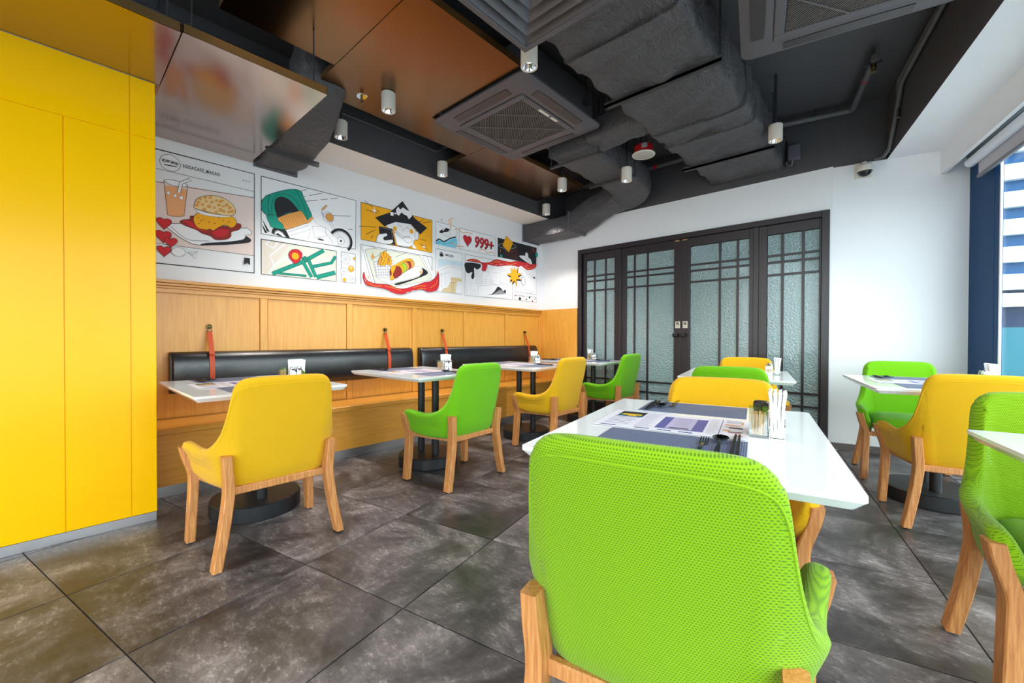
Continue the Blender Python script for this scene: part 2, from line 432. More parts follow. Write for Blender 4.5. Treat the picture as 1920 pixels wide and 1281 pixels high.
# roller blind under the pelmet
bl = thing('roller_blind', 'white roller blind almost fully rolled up above the window', 'blind', W2(1.43, 4.60, 2.397), D)
MB().lathe([(.034, -7.4), (.034, 0)], n=16, axis='y').build('roller_tube', mat('blind_white', srgb(222, 226, 238), .7), bl, 30)
MB().box(.030, .034, -7.4, -.05, -.12, .0).build('fabric', mat('blind_grey', srgb(196, 194, 204), .8), bl)
MB().box(.020, .044, -7.4, -.05, -.138, -.112, 0, .004).build('bottom_rail', mat('rail_grey', srgb(120, 122, 132), .5), bl)
MB().box(-.02, .05, -7.4, .0, .034, .060).build('head_rail', mat('rail_dark', srgb(96, 104, 104), .5), bl)
for yy in (-.5, -1.6):
    MB().box(-.01, .03, yy, yy+.02, .06, .17).build('bracket', mat('rail_dark', srgb(96, 104, 104), .5), bl)

# outside: street and facing block
gp = MB(); gp.box(-60, 60, -60, 80, -3.4, -3.3); struct(gp.build('ground', mat('street', srgb(150, 152, 154), .9)))
ob = thing('office_block', 'white office block with blue glass bands seen through the window', 'building', W2(9.0, 30.0, -3.3), D)
BW = mat('block_white', srgb(176, 188, 194), .7); BB = mat('block_blue', srgb(0, 62, 108), .4, 0, .2); BD = mat('block_navy', srgb(2, 28, 62), .5, 0, .2); BT = mat('block_teal', srgb(30, 92, 108), .5, 0, .2); BG = mat('block_green', srgb(14, 96, 82), .6, 0, .2)
MB().box(-10, 12, .6, 8, 0, 26).build('core', BD, ob)
for k in range(7):
    z = 6.75+k*1.35
    MB().box(-10, 12, 0, .9, z, z+.76).build('balcony_band', BW, ob)
    MB().box(-10, 12, .35, .7, z+.76, z+1.35).build('window_band', BB, ob)
MB().box(-10, 12, -.3, .5, 5.9, 6.55).build('ledge', BW, ob)
MB().box(-10, 12, .1, .5, 4.9, 5.9).build('dark_band', BD, ob)
MB().box(-10, 12, 0, .5, 0, 4.9).build('podium_glass', BT, ob)
MB().box(-10, 12, -.5, .8, 16.2, 23).build('green_fascia', BG, ob)

# --- yellow lacquered wall with its panels (in front of the mural wall, left)
XY, YE, ZT = -3.042, .388, 2.438
yw = MB(); yw.box(XY-.10, XY-.006, -3.2, YE, .05, ZT); yl = struct(yw.build('wall_yellow', YELLOWW))
def ypan(y0, y1, z0, z1): MB().box(XY-.008, XY, y0+.0015, y1-.0015, z0+.0015, z1-.0015, 0, .001).build('panel', YELLOWW, yl)
ys = [-3.2, -2.6, -2.0, -1.4, -.8, -.22, .037, .282]
for a, b in zip(ys[:-1], ys[1:]): ypan(a, b, .05, 2.124)
ys2 = [-3.2, -1.9, -.9, .282]
for a, b in zip(ys2[:-1], ys2[1:]): ypan(a, b, 2.124, ZT)
ypan(.282, YE, .05, 2.124); ypan(.282, YE, 2.124, ZT)
struct(MB().box(XY-.085, XY-.002, -3.2, YE-.003, 0, .05, 0, .001).build('baseboard_yellow', KICK))

# --- oak wainscot on the mural wall with recessed panels
wn = MB(); XP = -3.82
wn.box(XL, XP-.012, .2, YB-.001, .43, 1.36); wains = struct(wn.build('trim_3', VENEER))
st = [(.20, .30), (1.139, 1.193), (1.874, 1.93), (2.607, 2.663), (3.339, 3.391), (4.073, 4.121), (4.801, YB-.001)]
for a, b in st: MB().box(XP-.012, XP+.004, a, b, .44, 1.345, 0, .002).build('stile', VENEER, wains)
for (a, b), (c, d) in zip(st[:-1], st[1:]):
    MB().box(XP-.012, XP-.005, b+.004, c-.004, .445, 1.340, 0, .002).build('panel', VENEER, wains)
MB().box(XP-.012, XP+.006, .2, YB-.001, 1.345, 1.375, 0, .002).build('top_rail', VENEERH, wains)
cpm = MB()
for x1, z0, z1 in ((XP+.012, 1.375, 1.392), (XP+.020, 1.394, 1.412), (XP+.028, 1.414, 1.436)): cpm.box(XL, x1, .2, YB-.001, z0, z1, 0, .003)
cpm.build('cap_moulding', VENEERH, wains)
sp_ = MB(); sp_.box(XL, OX0-.004, YB-.03, YB, 0, 1.437, 0, .002); struct(sp_.build('trim_4', VENEER))

# --- bench along the wall
bn = thing('bench', 'long built-in oak bench running under the mural', 'bench', (0, 0, 0))
XBN = -3.42
MB().box(XP+.004, XBN, .2, YB-.03, .40, .44, 0, .004).build('seat_board', VENEERH, bn)
MB().box(XP+.004, XBN-.012, .2, YB-.03, .069, .40).build('front_panel', VENEERH, bn)
MB().box(XP+.004, XBN-.016, .2, YB-.03, 0, .069).build('kick_plate', KICK, bn)

# --- black cushions hung on leather straps
def cushion(y0, y1, straps, label):
    t = thing('bench_cushion', label, 'cushion', (XP+.004, (y0+y1)/2, .62), 0, 'cushions strapped above the bench')
    L = y1-y0; sec = []
    for i in range(25):
        a = R(-90+180*i/24); sec.append((.088*abs(math.cos(a))**.55, .15+.15*math.copysign(abs(math.sin(a))**.8, math.sin(a))))
    sec = [(0, 0)]+sec+[(0, .30)]
    b = MB(); n = len(sec); K = 24; ends = [(0, .0, .0)]
    prof = [(-L/2, .82), (-L/2+.006, .95), (-L/2+.025, 1.0)]+[(-L/2+.025+(L-.05)*k/K, 1.0) for k in range(1, K)]+[(L/2-.025, 1.0), (L/2-.006, .95), (L/2, .82)]
    vs = []; fs = []
    for y, k in prof:
        for x, z in sec: vs.append((x*k, y, .15+(z-.15)*(.9+.1*k)))
    for i in range(len(prof)-1):
        for j in range(n): q = (j+1) % n; fs.append((i*n+j, i*n+q, (i+1)*n+q, (i+1)*n+j))
    fs.append(tuple(range(n))); fs.append(tuple((len(prof)-1)*n+j for j in range(n)))
    b.add(vs, fs); b.build('pad', LEATHER, t, 50)
    for ys_ in straps:
        dy = ys_-(y0+y1)/2; s = MB()
        path = [(.012, dy, .447), (.030, dy, .40), (.060, dy, .33), (.085, dy, .28)]
        path += [(.0045+.088*abs(math.cos(R(a)))**.55, dy, .15+.152*math.copysign(abs(math.sin(R(a)))**.8, math.sin(R(a)))) for a in (50, 30, 10, -10, -30, -50, -70)]
        path += [(.03, dy, -.004), (.004, dy, -.004)]
        s.sweep(path, [(-.016, -.0018), (.016, -.0018), (.016, .0018), (-.016, .0018)], up=(0, 1, 0)) if False else None
        vs = []; fs = []
        for i, p in enumerate(path):
            q0 = Vector(path[max(0, i-1)]); q1 = Vector(path[min(len(path)-1, i+1)]); tt = (q1-q0).normalized(); nn = Vector((-tt.z, 0, tt.x)); nn = -nn if nn.x < 0 else nn
            for w, h in ((-.016, 0), (.016, 0), (.016, .004), (-.016, .004)): vs.append(Vector(p)+nn*h+Vector((0, w, 0)))
        for i in range(len(path)-1):
            for j in range(4): k = (j+1) % 4; fs.append((i*4+j, i*4+k, (i+1)*4+k, (i+1)*4+j))
        s.add(vs, fs); s.build('strap', LEATHER_S, t, 30)
        h = MB(); h.lathe([(.020, 0), (.020, .004), (.007, .006), (.006, .020), (.012, .026), (.012, .030), (.002, .033)], (0, dy, .487), 14, 0, 'x')
        h.tube([(.012, dy-.013, .449), (.018, dy-.014, .462), (.020, dy-.005, .478), (.020, dy+.005, .478), (.018, dy+.014, .462), (.012, dy+.013, .449)], .0025, 0, 6)
        h.tube([(.012, dy-.018, .449), (.012, dy+.018, .449)], .003, 0, 6)
        h.build('hook', BRASS, t, 30)
cushion(.55, 2.564, (.793, 2.272), 'long black leather cushion strapped to the oak panels beside the yellow wall')
cushion(2.673, 4.668, (3.003, 4.465), 'black leather cushion strapped to the oak panels in the corner by the doors')

# --- folding glazed doors in the back wall
df = MB(); yf0, yf1 = YB-.025, YB+.10
df.box(OX0, OX0+.055, yf0, yf1, 0, OZ, 0, .003); df.box(OX1-.06, OX1, yf0, yf1, 0, OZ, 0, .003); df.box(OX0+.055, OX1-.06, yf0, yf1, OZ-.058, OZ, 0, .003)
dfo = struct(df.build('door_frame', DOORW))
LEAF = [('door_1', -3.115, -2.505, -3.073, -2.645, (-2.944, -2.778)), ('door_2', -2.503, -1.793, -2.482, -1.876, (-2.371, -2.201)),
        ('door_3', -1.791, -1.006, -1.696, -1.092, (-1.379, -1.203)), ('door_4', -1.004, -.487, -.932, -.500, (-.799, -.628))]
bars = (1.862, 1.795, 1.668, .492, .365)
for nm, x0, x1, g0, g1, mun in LEAF:
    b = MB(); y0, y1 = YB+.012, YB+.058
    b.box(x0, g0, y0, y1, .01, OZ-.060, 0, .002); b.box(g1, x1, y0, y1, .01, OZ-.060, 0, .002)
    b.box(g0, g1, y0, y1, 2.075, OZ-.060, 0, .002); b.box(g0, g1, y0, y1, .01, .17, 0, .002)
    d = struct(b.build(nm, DOORW))
    xs = [g0]+list(mun)+[g1]; zs = [.17]+sorted(bars)+[2.075]
    for xm in mun: MB().box(xm-.011, xm+.011, y0+.008, y1-.008, .17, 2.075, 0, .002).build('glazing_bar', DOORW, d)
    for zb in bars: MB().box(g0, g1, y0+.009, y1-.009, zb-.011, zb+.011, 0, .002).build('glazing_bar', DOORW, d)
    for a, c in zip(xs[:-1], xs[1:]):
        for e, f in zip(zs[:-1], zs[1:]): MB().box(a+.004, c-.004, YB+.032, YB+.038, e+.004, f-.004).build('pane', FROST, d)
for a, w in ((-2.575, .05), (-1.030, .045)):
    struct(MB().box(a-w/2, a+w/2, YB-.004, YB+.012, .01, OZ-.058, 0, .003).build('door_post', DOORW, dfo)).pop('kind', None)
KN = [('door_2', -1.838), ('door_3', -1.752)]
for nm, x in KN:
    d = bpy.data.objects[nm]
    MB().lathe([(.014, -.038), (.012, -.02), (.027, -.016), (.029, 0), (.027, .012), (.018, .018)][::-1] if False else [(.012, .012), (.012, -.03), (.026, -.034), (.029, -.045), (.027, -.062), (.017, -.068)], (x, YB, 1.063), 18, 0, 'y').build('knob', MATTEBLACK, d, 30)
    pl = MB().box(x-.027+.008, x+.027+.008, YB+.008, YB+.0125, 1.145, 1.222, 0, .001).build('push_sign', mat('sign_cream', srgb(226, 214, 196), .5), d)
    add_text('lettering', '推', .044, mat('sign_ink', srgb(40, 38, 34), .6), (x+.008, YB+.0074, 1.193), (1, 0, 0), (0, 0, 1), pl, bold=.0008)
    add_text('lettering', 'PUSH', .015, mat('sign_ink', srgb(40, 38, 34), .6), (x+.008, YB+.0074, 1.160), (1, 0, 0), (0, 0, 1), pl)
    MB().box(x-.025, x+.025, YB-.004, YB+.014, 2.150, 2.166, 0, .002).build('catch_plate', GOLDEDGE, d)
# lobby behind the doors
lb = MB()
lb.add([(OX0-.3, YB+1.6, 0), (OX1+.3, YB+1.6, 0), (OX1+.3, YB+1.6, 2.5), (OX0-.3, YB+1.6, 2.5)], [(0, 1, 2, 3)])
lb.add([(OX0-.3, YB+.13, 0), (OX0-.3, YB+1.6, 0), (OX0-.3, YB+1.6, 2.5), (OX0-.3, YB+.13, 2.5)], [(0, 1, 2, 3)])
lb.add([(OX1+.3, YB+.22, 0), (OX1+.3, YB+1.6, 0), (OX1+.3, YB+1.6, 2.5), (OX1+.3, YB+.22, 2.5)], [(0, 1, 2, 3)])
lb.add([(OX0-.3, YB+.13, 0), (OX1+.3, YB+.22, 0), (OX1+.3, YB+1.6, 0), (OX0-.3, YB+1.6, 0)], [(0, 1, 2, 3)])
lb.add([(OX0-.3, YB+.13, 2.5), (OX1+.3, YB+.22, 2.5), (OX1+.3, YB+1.6, 2.5), (OX0-.3, YB+1.6, 2.5)], [(0, 1, 2, 3)])
struct(lb.build('wall_lobby', mat('lobby_paint', srgb(170, 182, 188), .8)))

def cr_resample(ctrl, k):
    c = np.array(ctrl, float); out = []
    P = np.vstack([2*c[0]-c[1], c, 2*c[-1]-c[-2]])
    for i in range(1, len(P)-2):
        for j in range(k):
            t = j/k; a, b, d, e = P[i-1], P[i], P[i+1], P[i+2]
            out.append(.5*((2*b)+(-a+d)*t+(2*a-5*b+4*d-e)*t*t+(-a+3*b-3*d+e)*t**3))
    out.append(c[-1]); return np.array(out)

# ================================================================== MURAL (flat print on the left wall)
INK = mat('print_black', srgb(24, 24, 32), .7); 
def ink(name, r, g, b): return mat('print_'+name, srgb(r, g, b), .7)
PAL = {'k': INK, 'w': ink('white', 242, 242, 248), 'p': ink('pink', 236, 216, 212), 'o': ink('peach', 240, 172, 120), 'r': ink('red', 206, 34, 46), 'd': ink('dark_red', 150, 38, 32), 'y': ink('amber', 250, 176, 10),
       'c': ink('cream', 238, 206, 150), 't': ink('teal', 0, 150, 130), 'g': ink('grey', 150, 152, 164), 'b': ink('sky', 130, 208, 236), 'e': ink('sage', 226, 230, 216), 'n': ink('tan', 226, 158, 78), 'l': ink('lime', 150, 214, 40), 'q': ink('beige', 228, 218, 208), 'u': ink('pale_blue', 206, 228, 242), 'z': ink('sand', 230, 206, 158)}
KEYS = list(PAL); PMATS = [PAL[k] for k in KEYS]
A_ = lambda x, y: onX(280+x/3.7675, 260+y/3.7675, XL)[1:]
B_ = lambda x, y: onX(660+x/4.927, 340+y/4.927, XL)[1:]
mural = thing('mural', 'comic strip style printed mural on the white wall above the oak panels', 'mural', (XL, 0, 0))
class Art:
    def __init__(s, name, T): s.b = MB(); s.name = name; s.T = T; s.z = .0008
    def lay(s): s.z += .00012; return s.z
    def poly_m(s, pts, c):                      # wall metres
        z = s.lay(); n = len(pts); s.b.add([(z, y, h) for y, h in pts], [tuple(range(n))], KEYS.index(c))
    def poly(s, pts, c, out=None, w=.0035):
        q = [tuple(s.T(*p)) for p in pts]; s.poly_m(q, c)
        if out: s.line_m(q+[q[0]], out, w)
        return s
    def blob(s, pts, c, out=None, w=.003, k=5):
        q = [tuple(s.T(*p)) for p in pts]; n = len(q); P = [np.array(p) for p in q]; o = []
        for i in range(n):
            a, b, d, e = P[i-1], P[i], P[(i+1) % n], P[(i+2) % n]
            for j in range(k):
                t = j/k; o.append(tuple(.5*((2*b)+(-a+d)*t+(2*a-5*b+4*d-e)*t*t+(-a+3*b-3*d+e)*t**3)))
        s.poly_m(o, c)
        if out: s.line_m(o+[o[0]], out, w)
        return s
    def line_m(s, q, c='k', w=.004):
        z = s.lay(); q = [np.array(p, float) for p in q]; vs = []; fs = []
        for i, p in enumerate(q):
            t0 = q[i]-q[i-1] if i else q[1]-q[0]; t1 = q[i+1]-q[i] if i < len(q)-1 else t0
            if i == 0: t0 = t1
            t0 = t0/(np.linalg.norm(t0) or 1); t1 = t1/(np.linalg.norm(t1) or 1); t = t0+t1; L = np.linalg.norm(t)
            t = t/L if L > .3 else t1; nn = np.array([-t[1], t[0]])*w/2
            vs += [(z, *(p+nn)), (z, *(p-nn))]
        for i in range(len(q)-1): fs.append((2*i, 2*i+1, 2*i+3, 2*i+2))
        s.b.add(vs, fs, KEYS.index(c)); return s
    def line(s, pts, c='k', w=.004): return s.line_m([tuple(s.T(*p)) for p in pts], c, w)
    def curve(s, pts, c='k', w=.004, k=5):
        q = cr_resample([tuple(s.T(*p)) for p in pts], k); return s.line_m(list(q), c, w)
    def disc(s, x, y, r, c, out=None, w=.003, ry=None, n=22, a0=0, a1=360):
        cy, cz = s.T(x, y); q = [(cy+r*math.cos(R(a0+(a1-a0)*i/n)), cz+(ry or r)*math.sin(R(a0+(a1-a0)*i/n))) for i in range(n if a1-a0 == 360 else n+1)]
        if c: s.poly_m(q, c)
        if out: s.line_m(q+[q[0]] if a1-a0 == 360 else q, out, w)
        return s
    def ring(s, x, y, r, w, c='k', a0=0, a1=360):
        cy, cz = s.T(x, y); n = 32; s.line_m([(cy+r*math.cos(R(a0+(a1-a0)*i/n)), cz+r*math.sin(R(a0+(a1-a0)*i/n))) for i in range(n+1)], c, w); return s
    def heart(s, x, y, r, c='r', out='k'):
        cy, cz = s.T(x, y); q = []
        for i in range(28):
            t = 2*math.pi*i/28; q.append((cy+r*16*math.sin(t)**3/16, cz+1.12*r*(13*math.cos(t)-5*math.cos(2*t)-1.6*math.cos(3*t)-.5*math.cos(4*t))/16))
        s.poly_m(q, c); s.line_m(q+[q[0]], out, .003); return s
    def star4(s, x, y, rx, ry, c='w', out='n'):
        cy, cz = s.T(x, y); q = []
        for i in range(8):
            a = R(45*i); k = 1 if i % 2 == 0 else .28; q.append((cy+rx*k*math.cos(a), cz+ry*k*math.sin(a)))
        s.poly_m(q, c); s.line_m(q+[q[0]], out, .003); return s
    def frame(s, pts, fill=None, w=.006):
        if fill: s.poly(pts, fill)
        return s.line(list(pts)+[pts[0]], 'k', w)
    def done(s): s.b.build(s.name, PMATS, mural); s.o = mural.children[-1]; return s
def wtext(parent, s, size, T, x, y, c, rot=0, **kw):
    p = T(x, y); X = (0, math.cos(rot), math.sin(rot)); Y = (0, -math.sin(rot), math.cos(rot))
    return add_text('lettering', s, size, PAL[c], (.0042, p[0], p[1]), X, Y, parent, **kw)

# 1 -- picture post with the drink and the burger
a = Art('burger_post', A_)
L0 = -40
a.poly([(L0, 283), (740, 418), (740, 828), (L0, 728)], 'p')
a.line([(L0, 50), (742, 250), (740, 950), (L0, 870)], 'k', .008)
a.line([(L0, 190), (740, 375)], 'k', .003); a.line([(L0, 289), (100, 313)], 'k', .004); a.line([(275, 345), (740, 418)], 'k', .004); a.line([(L0, 728), (740, 828)], 'k', .003)
a.disc(147, 172, .058, 'w', 'k', .003)
a.line([(103, 183), (195, 200)], 'k', .007)
for x, y in ((663, 296), (684, 300), (706, 305)): a.disc(x, y, .0055, 'w', 'k', .002)
a.poly([(108, 340), (150, 336), (220, 348), (264, 372), (245, 546), (190, 552), (128, 538)], 'o')
a.blob([(108, 342), (150, 337), (220, 349), (264, 368), (220, 385), (150, 372)], 'o', 'n', .002)
a.line([(103, 297), (128, 538), (160, 548), (200, 552), (245, 547), (270, 332)], 'k', .003)
a.blob([(103, 297), (150, 292), (220, 306), (270, 330), (235, 342), (160, 330)], 'w', 'k', .003)
a.line([(207, 384), (224, 314), (291, 289)], 'k', .022); a.line([(207, 384), (224, 314), (290, 290)], 'w', .016)
for q in ([(122, 375), (140, 372), (147, 390), (130, 400)], [(167, 402), (182, 390), (196, 403), (180, 418)], [(213, 405), (238, 408), (236, 432), (211, 428)]): a.poly(q, 'w', 'k', .0015)
a.poly([(118, 602), (230, 600), (645, 634), (690, 632), (720, 655), (718, 678), (672, 682), (714, 712), (700, 735), (560, 748), (360, 755), (300, 745), (215, 700), (120, 625)], 'w', 'k', .004)
a.blob([(400, 738), (560, 728), (660, 712), (680, 690), (714, 712), (700, 735), (560, 750), (430, 754), (360, 754)], 'k')
a.curve([(150, 620), (230, 690), (300, 720), (420, 724)], 'k', .003)
a.blob([(215, 590), (240, 575), (285, 570), (290, 548), (330, 555), (420, 600), (560, 620), (625, 600), (648, 615), (630, 645), (580, 660), (575, 690), (545, 712), (470, 716), (430, 690), (370, 670), (330, 645), (250, 615)], 'd', 'k', .003)
a.blob([(240, 582), (300, 590), (350, 630), (420, 655), (330, 640)], 'r'); a.blob([(440, 660), (500, 640), (560, 650), (530, 690), (470, 690)], 'r')
a.blob([(310, 575), (330, 535), (400, 520), (500, 530), (590, 555), (615, 600), (580, 632), (540, 612), (500, 622), (450, 650), (430, 640), (400, 645), (340, 630)], 'y', 'k', .003)
for x, y in ((345, 560), (365, 580), (385, 570), (420, 590), (460, 600), (520, 580), (560, 590), (490, 560), (350, 600)): a.disc(x, y, .004, 'd')
a.blob([(318, 490), (350, 510), (450, 535), (560, 545), (600, 535), (560, 553), (460, 552), (360, 532)], 'w', 'g', .002)
a.blob([(314, 478), (330, 435), (370, 412), (440, 403), (520, 420), (580, 460), (607, 505), (595, 540), (540, 545), (450, 528), (370, 508), (325, 495)], 'c', 'k', .003)
rs = random.Random(11)
for x, y in ((345, 450), (362, 428), (395, 420), (430, 415), (335, 470), (375, 468), (400, 445), (440, 450), (470, 440), (500, 445), (458, 490), (420, 480), (385, 500), (490, 470), (520, 480), (545, 470), (565, 490), (500, 505), (525, 515), (560, 520), (585, 515), (470, 520), (515, 440)):
    r = rs.uniform(11, 17); a.blob([(x+r*(.8+.4*rs.random())*math.cos(t), y+.75*r*(.8+.4*rs.random())*math.sin(t)) for t in (0, 1.25, 2.5, 3.77, 5.0)], 'n', None, k=3)
for x, y, r in ((103, 596, .042), (98, 688, .046), (150, 730, .038), (103, 792, .040)): a.heart(x, y, r)
a.disc(205, 803, .040, 'w', 'g', .003, .032); a.line([(225, 828), (238, 836), (232, 820)], 'g', .003)
a.line([(270, 806), (338, 798), (322, 853), (300, 826), (270, 806)], 'g', .003); a.line([(300, 826), (338, 798)], 'g', .003)
a.poly([(667, 842), (708, 846), (708, 896), (687, 878), (667, 892)], 'k')
a.done()
wtext(a.o, '梳打冰室', .0235, A_, 147, 168, 'k', rot=R(0), bold=.0008, shear=.15)
p0, p1 = A_(240, 190), A_(500, 260); mid = ((240+500)/2, 226)
wtext(a.o, 'SODACAFE_MACAO', .034, A_, 370, 227, 'k', width=float(p1[0]-p0[0]), bold=.0006, space=1.35)

# 2 -- three wheeler
a = Art('tricycle_scene', A_)
a.frame([(790, 265), (1460, 438), (1455, 782), (790, 672)], 'w')
for q in ([(1060, 375), (1112, 358)], [(1130, 402), (1222, 386)], [(1090, 412), (1105, 408)], [(1095, 444), (1190, 434)], [(1210, 432), (1260, 427)], [(1282, 425), (1332, 419)], [(1250, 543), (1422, 548)], [(1405, 640), (1435, 642)]): a.line(q, 'k', .004)
for q in ([(792, 560), (850, 660), (830, 655)], [(792, 600), (835, 668), (815, 665)], [(792, 530), (860, 650), (855, 640)]): a.poly(q, 'k')
a.poly([(960, 645), (1080, 600), (1150, 560), (1180, 600), (1260, 640), (1340, 720), (1330, 760), (1100, 722), (990, 700)], 'w', 'g', .003)
for q in ([(985, 660), (1120, 615)], [(1000, 685), (1140, 640), (1120, 710)], [(1150, 620), (1240, 625), (1250, 690), (1170, 700), (1150, 620)], [(1190, 690), (1230, 720)], [(1240, 660), (1300, 740)], [(1270, 600), (1345, 720)], [(1285, 595), (1360, 715)]): a.line(q, 'g', .003)
a.blob([(1190, 705), (1230, 715), (1225, 722), (1195, 715)], 'k')
a.ring(1352, 722, .103, .024, 'k', -48, 150); a.ring(1352, 722, .085, .003, 'g', -40, 165); a.disc(1352, 722, .035, 'w', 'g', .003); a.disc(1352, 724, .010, 'k')
a.poly([(862, 668), (868, 640), (890, 622), (930, 625), (965, 650), (992, 704), (970, 702), (940, 662), (905, 645), (885, 655), (880, 676)], 'k')
a.poly([(880, 676), (890, 655), (915, 650), (945, 672), (965, 700)], 'w', 'k', .003); a.poly([(893, 677), (905, 667), (930, 685), (938, 695)], 'k')
a.blob([(793, 440), (812, 420), (830, 402), (930, 370), (1020, 358), (1072, 376), (1090, 420), (1148, 552), (1110, 590), (1060, 520), (960, 640), (862, 612), (850, 570), (830, 545), (793, 505)], 't', 'k', .004)
a.blob([(830, 545), (900, 545), (950, 610), (955, 642), (868, 628), (848, 600)], 't', 'k', .003)
a.blob([(882, 480), (890, 430), (925, 412), (975, 425), (1020, 465), (1050, 515), (980, 525), (910, 555), (895, 530)], 'k')
a.curve([(868, 560), (862, 480), (885, 410), (930, 392), (985, 402), (1040, 450), (1090, 560)], 'k', .003); a.curve([(1030, 362), (1075, 440), (1120, 570)], 'k', .003); a.curve([(850, 395), (835, 470), (850, 550)], 'k', .003)
a.blob([(908, 560), (1050, 513), (1075, 515), (1118, 590), (1085, 605), (965, 642), (940, 605)], 'n', 'k', .003)
for k in range(9): a.line([(925+17*k, 553-5.2*k), (965+16*k, 636-5.4*k)], 'd', .002)
a.poly([(1110, 585), (1140, 555), (1160, 560), (1128, 598)], 'n', 'g', .002)
a.disc(1262, 556, .047, 'w', 'g', .004); a.disc(1270, 557, .036, 'n', 'd', .003); a.poly([(1213, 500), (1245, 470), (1256, 476), (1225, 508)], 'n', 'g', .003); a.line([(1215, 510), (1222, 540), (1240, 560)], 'g', .005)
a.done()
# 3 -- street map
a = Art('street_map', A_)
a.poly([(790, 710), (1320, 795), (1320, 1010), (790, 957)], 'e'); a.poly([(790, 710), (1000, 744), (880, 890), (830, 957), (790, 953)], 'q')
for q in ([(850, 722), (820, 745), (880, 775), (905, 735)], [(960, 742), (850, 830), (880, 890), (850, 955)], [(1000, 820), (880, 890)], [(1180, 780), (1210, 900)], [(1230, 860), (1300, 840)], [(1040, 900), (1060, 985)], [(960, 850), (1010, 870)]): a.line(q, 'w', .012)
for q, w in (([(868, 955), (1085, 870), (1232, 790)], .030), ([(1085, 870), (1146, 980)], .026), ([(1120, 850), (1176, 978)], .026), ([(1150, 905), (1285, 878), (1314, 832)], .024), ([(1180, 980), (1312, 946)], .034), ([(900, 950), (1110, 970)], .014), ([(1075, 850), (1100, 835), (1120, 850), (1100, 868)], .012)):
    a.line(q, 'k', w+.005); a.line(q, 't', w)
a.frame([(790, 710), (1320, 795), (1320, 1010), (790, 957)])
a.blob([(1031, 885), (990, 845), (984, 810), (1010, 785), (1050, 785), (1078, 812), (1070, 850)], 'r', 'k', .003); a.disc(1030, 830, .030, 'y')
a.done()
# 4 -- dumplings
a = Art('dumpling_strip', A_); a.frame([(1355, 800), (1457, 818), (1457, 1025), (1355, 1012)], 'w', .004)
for x, y, r in ((1385, 852, .045), (1374, 938, .036), (1432, 992, .032)):
    a.disc(x, y, r, 'w', 'g', .003)
    for k in range(6): cy, cz = A_(x, y); a.line_m([(cy, cz), (cy+r*.8*math.cos(k*1.05), cz+r*.8*math.sin(k*1.05))], 'g', .0025)
for x, y, r in ((1424, 920, .030), (1447, 848, .013), (1377, 998, .018)): a.disc(x, y, r, 'y', 'g', .003)
a.disc(1424, 914, .014, 'c'); a.done()
# 5 -- figure with a mountain shaped hat taking a photo
a = Art('photo_taker', B_)
a.frame([(82, 193), (740, 362), (738, 660), (82, 537)], 'y', .006)
for q in ([(115, 178), (190, 238)], [(130, 262), (235, 300)], [(225, 265), (255, 290)], [(62, 416), (222, 424)], [(130, 490), (212, 450)], [(175, 528), (195, 503)], [(652, 386), (728, 373)], [(622, 375), (655, 358)], [(630, 536), (682, 548)], [(622, 572), (705, 638)], [(645, 590), (690, 600)]): a.line(q, 'k', .005)
a.line([(142, 372), (222, 386)], 'n', .004); a.line([(662, 505), (725, 502)], 'n', .004)
a.poly([(555, 560), (600, 625), (560, 618), (540, 570)], 'w', 'k', .003)
a.poly([(310, 410), (330, 400), (400, 375), (540, 395), (590, 460), (612, 465), (618, 500), (600, 545), (575, 545), (560, 590), (520, 612), (470, 608), (415, 590), (390, 500), (330, 430)], 'w', 'k', .004)
a.disc(595, 503, .026, 'w', 'k', .003, .048)
a.poly([(212, 335), (345, 290), (465, 183), (560, 320), (582, 345), (692, 432), (628, 492), (600, 460), (545, 398), (400, 376), (330, 402), (298, 418)], 'k')
a.poly([(405, 262), (425, 235), (445, 262), (470, 242), (500, 265), (530, 275), (555, 318), (525, 352), (505, 318), (480, 308), (455, 288), (430, 320), (410, 300)], 'w')
a.poly([(350, 285), (382, 288), (383, 322), (355, 316)], 'w', 'g', .002); a.poly([(390, 290), (405, 292), (406, 307), (391, 304)], 'w')
a.poly([(246, 415), (372, 440), (402, 592), (300, 572), (255, 500)], 'k'); a.line([(256, 428), (362, 450), (378, 560)], 'g', .003)
a.blob([(222, 552), (240, 495), (280, 485), (318, 482), (322, 505), (290, 520), (300, 545), (365, 540), (378, 560), (340, 582), (240, 566)], 'w', 'k', .004)
for q in ([(420, 405), (440, 408), (460, 425)], [(490, 440), (510, 428), (530, 445)], [(400, 455), (470, 512), (530, 505)], [(400, 470), (465, 530), (535, 515)], [(470, 440), (465, 452), (478, 456)]): a.curve(q, 'k', .003)
a.blob([(470, 520), (540, 525), (550, 555), (520, 572), (490, 555)], 'w', 'k', .003)
a.line([(400, 590), (555, 612)], 'k', .003); a.disc(395, 437, .022, 'y', 'n', .002); a.disc(547, 464, .023, 'y', 'n', .002)
a.star4(203, 272, .030, .056); a.star4(382, 472, .024, .052, 'n', 'n'); a.star4(662, 608, .026, .045)
a.done()
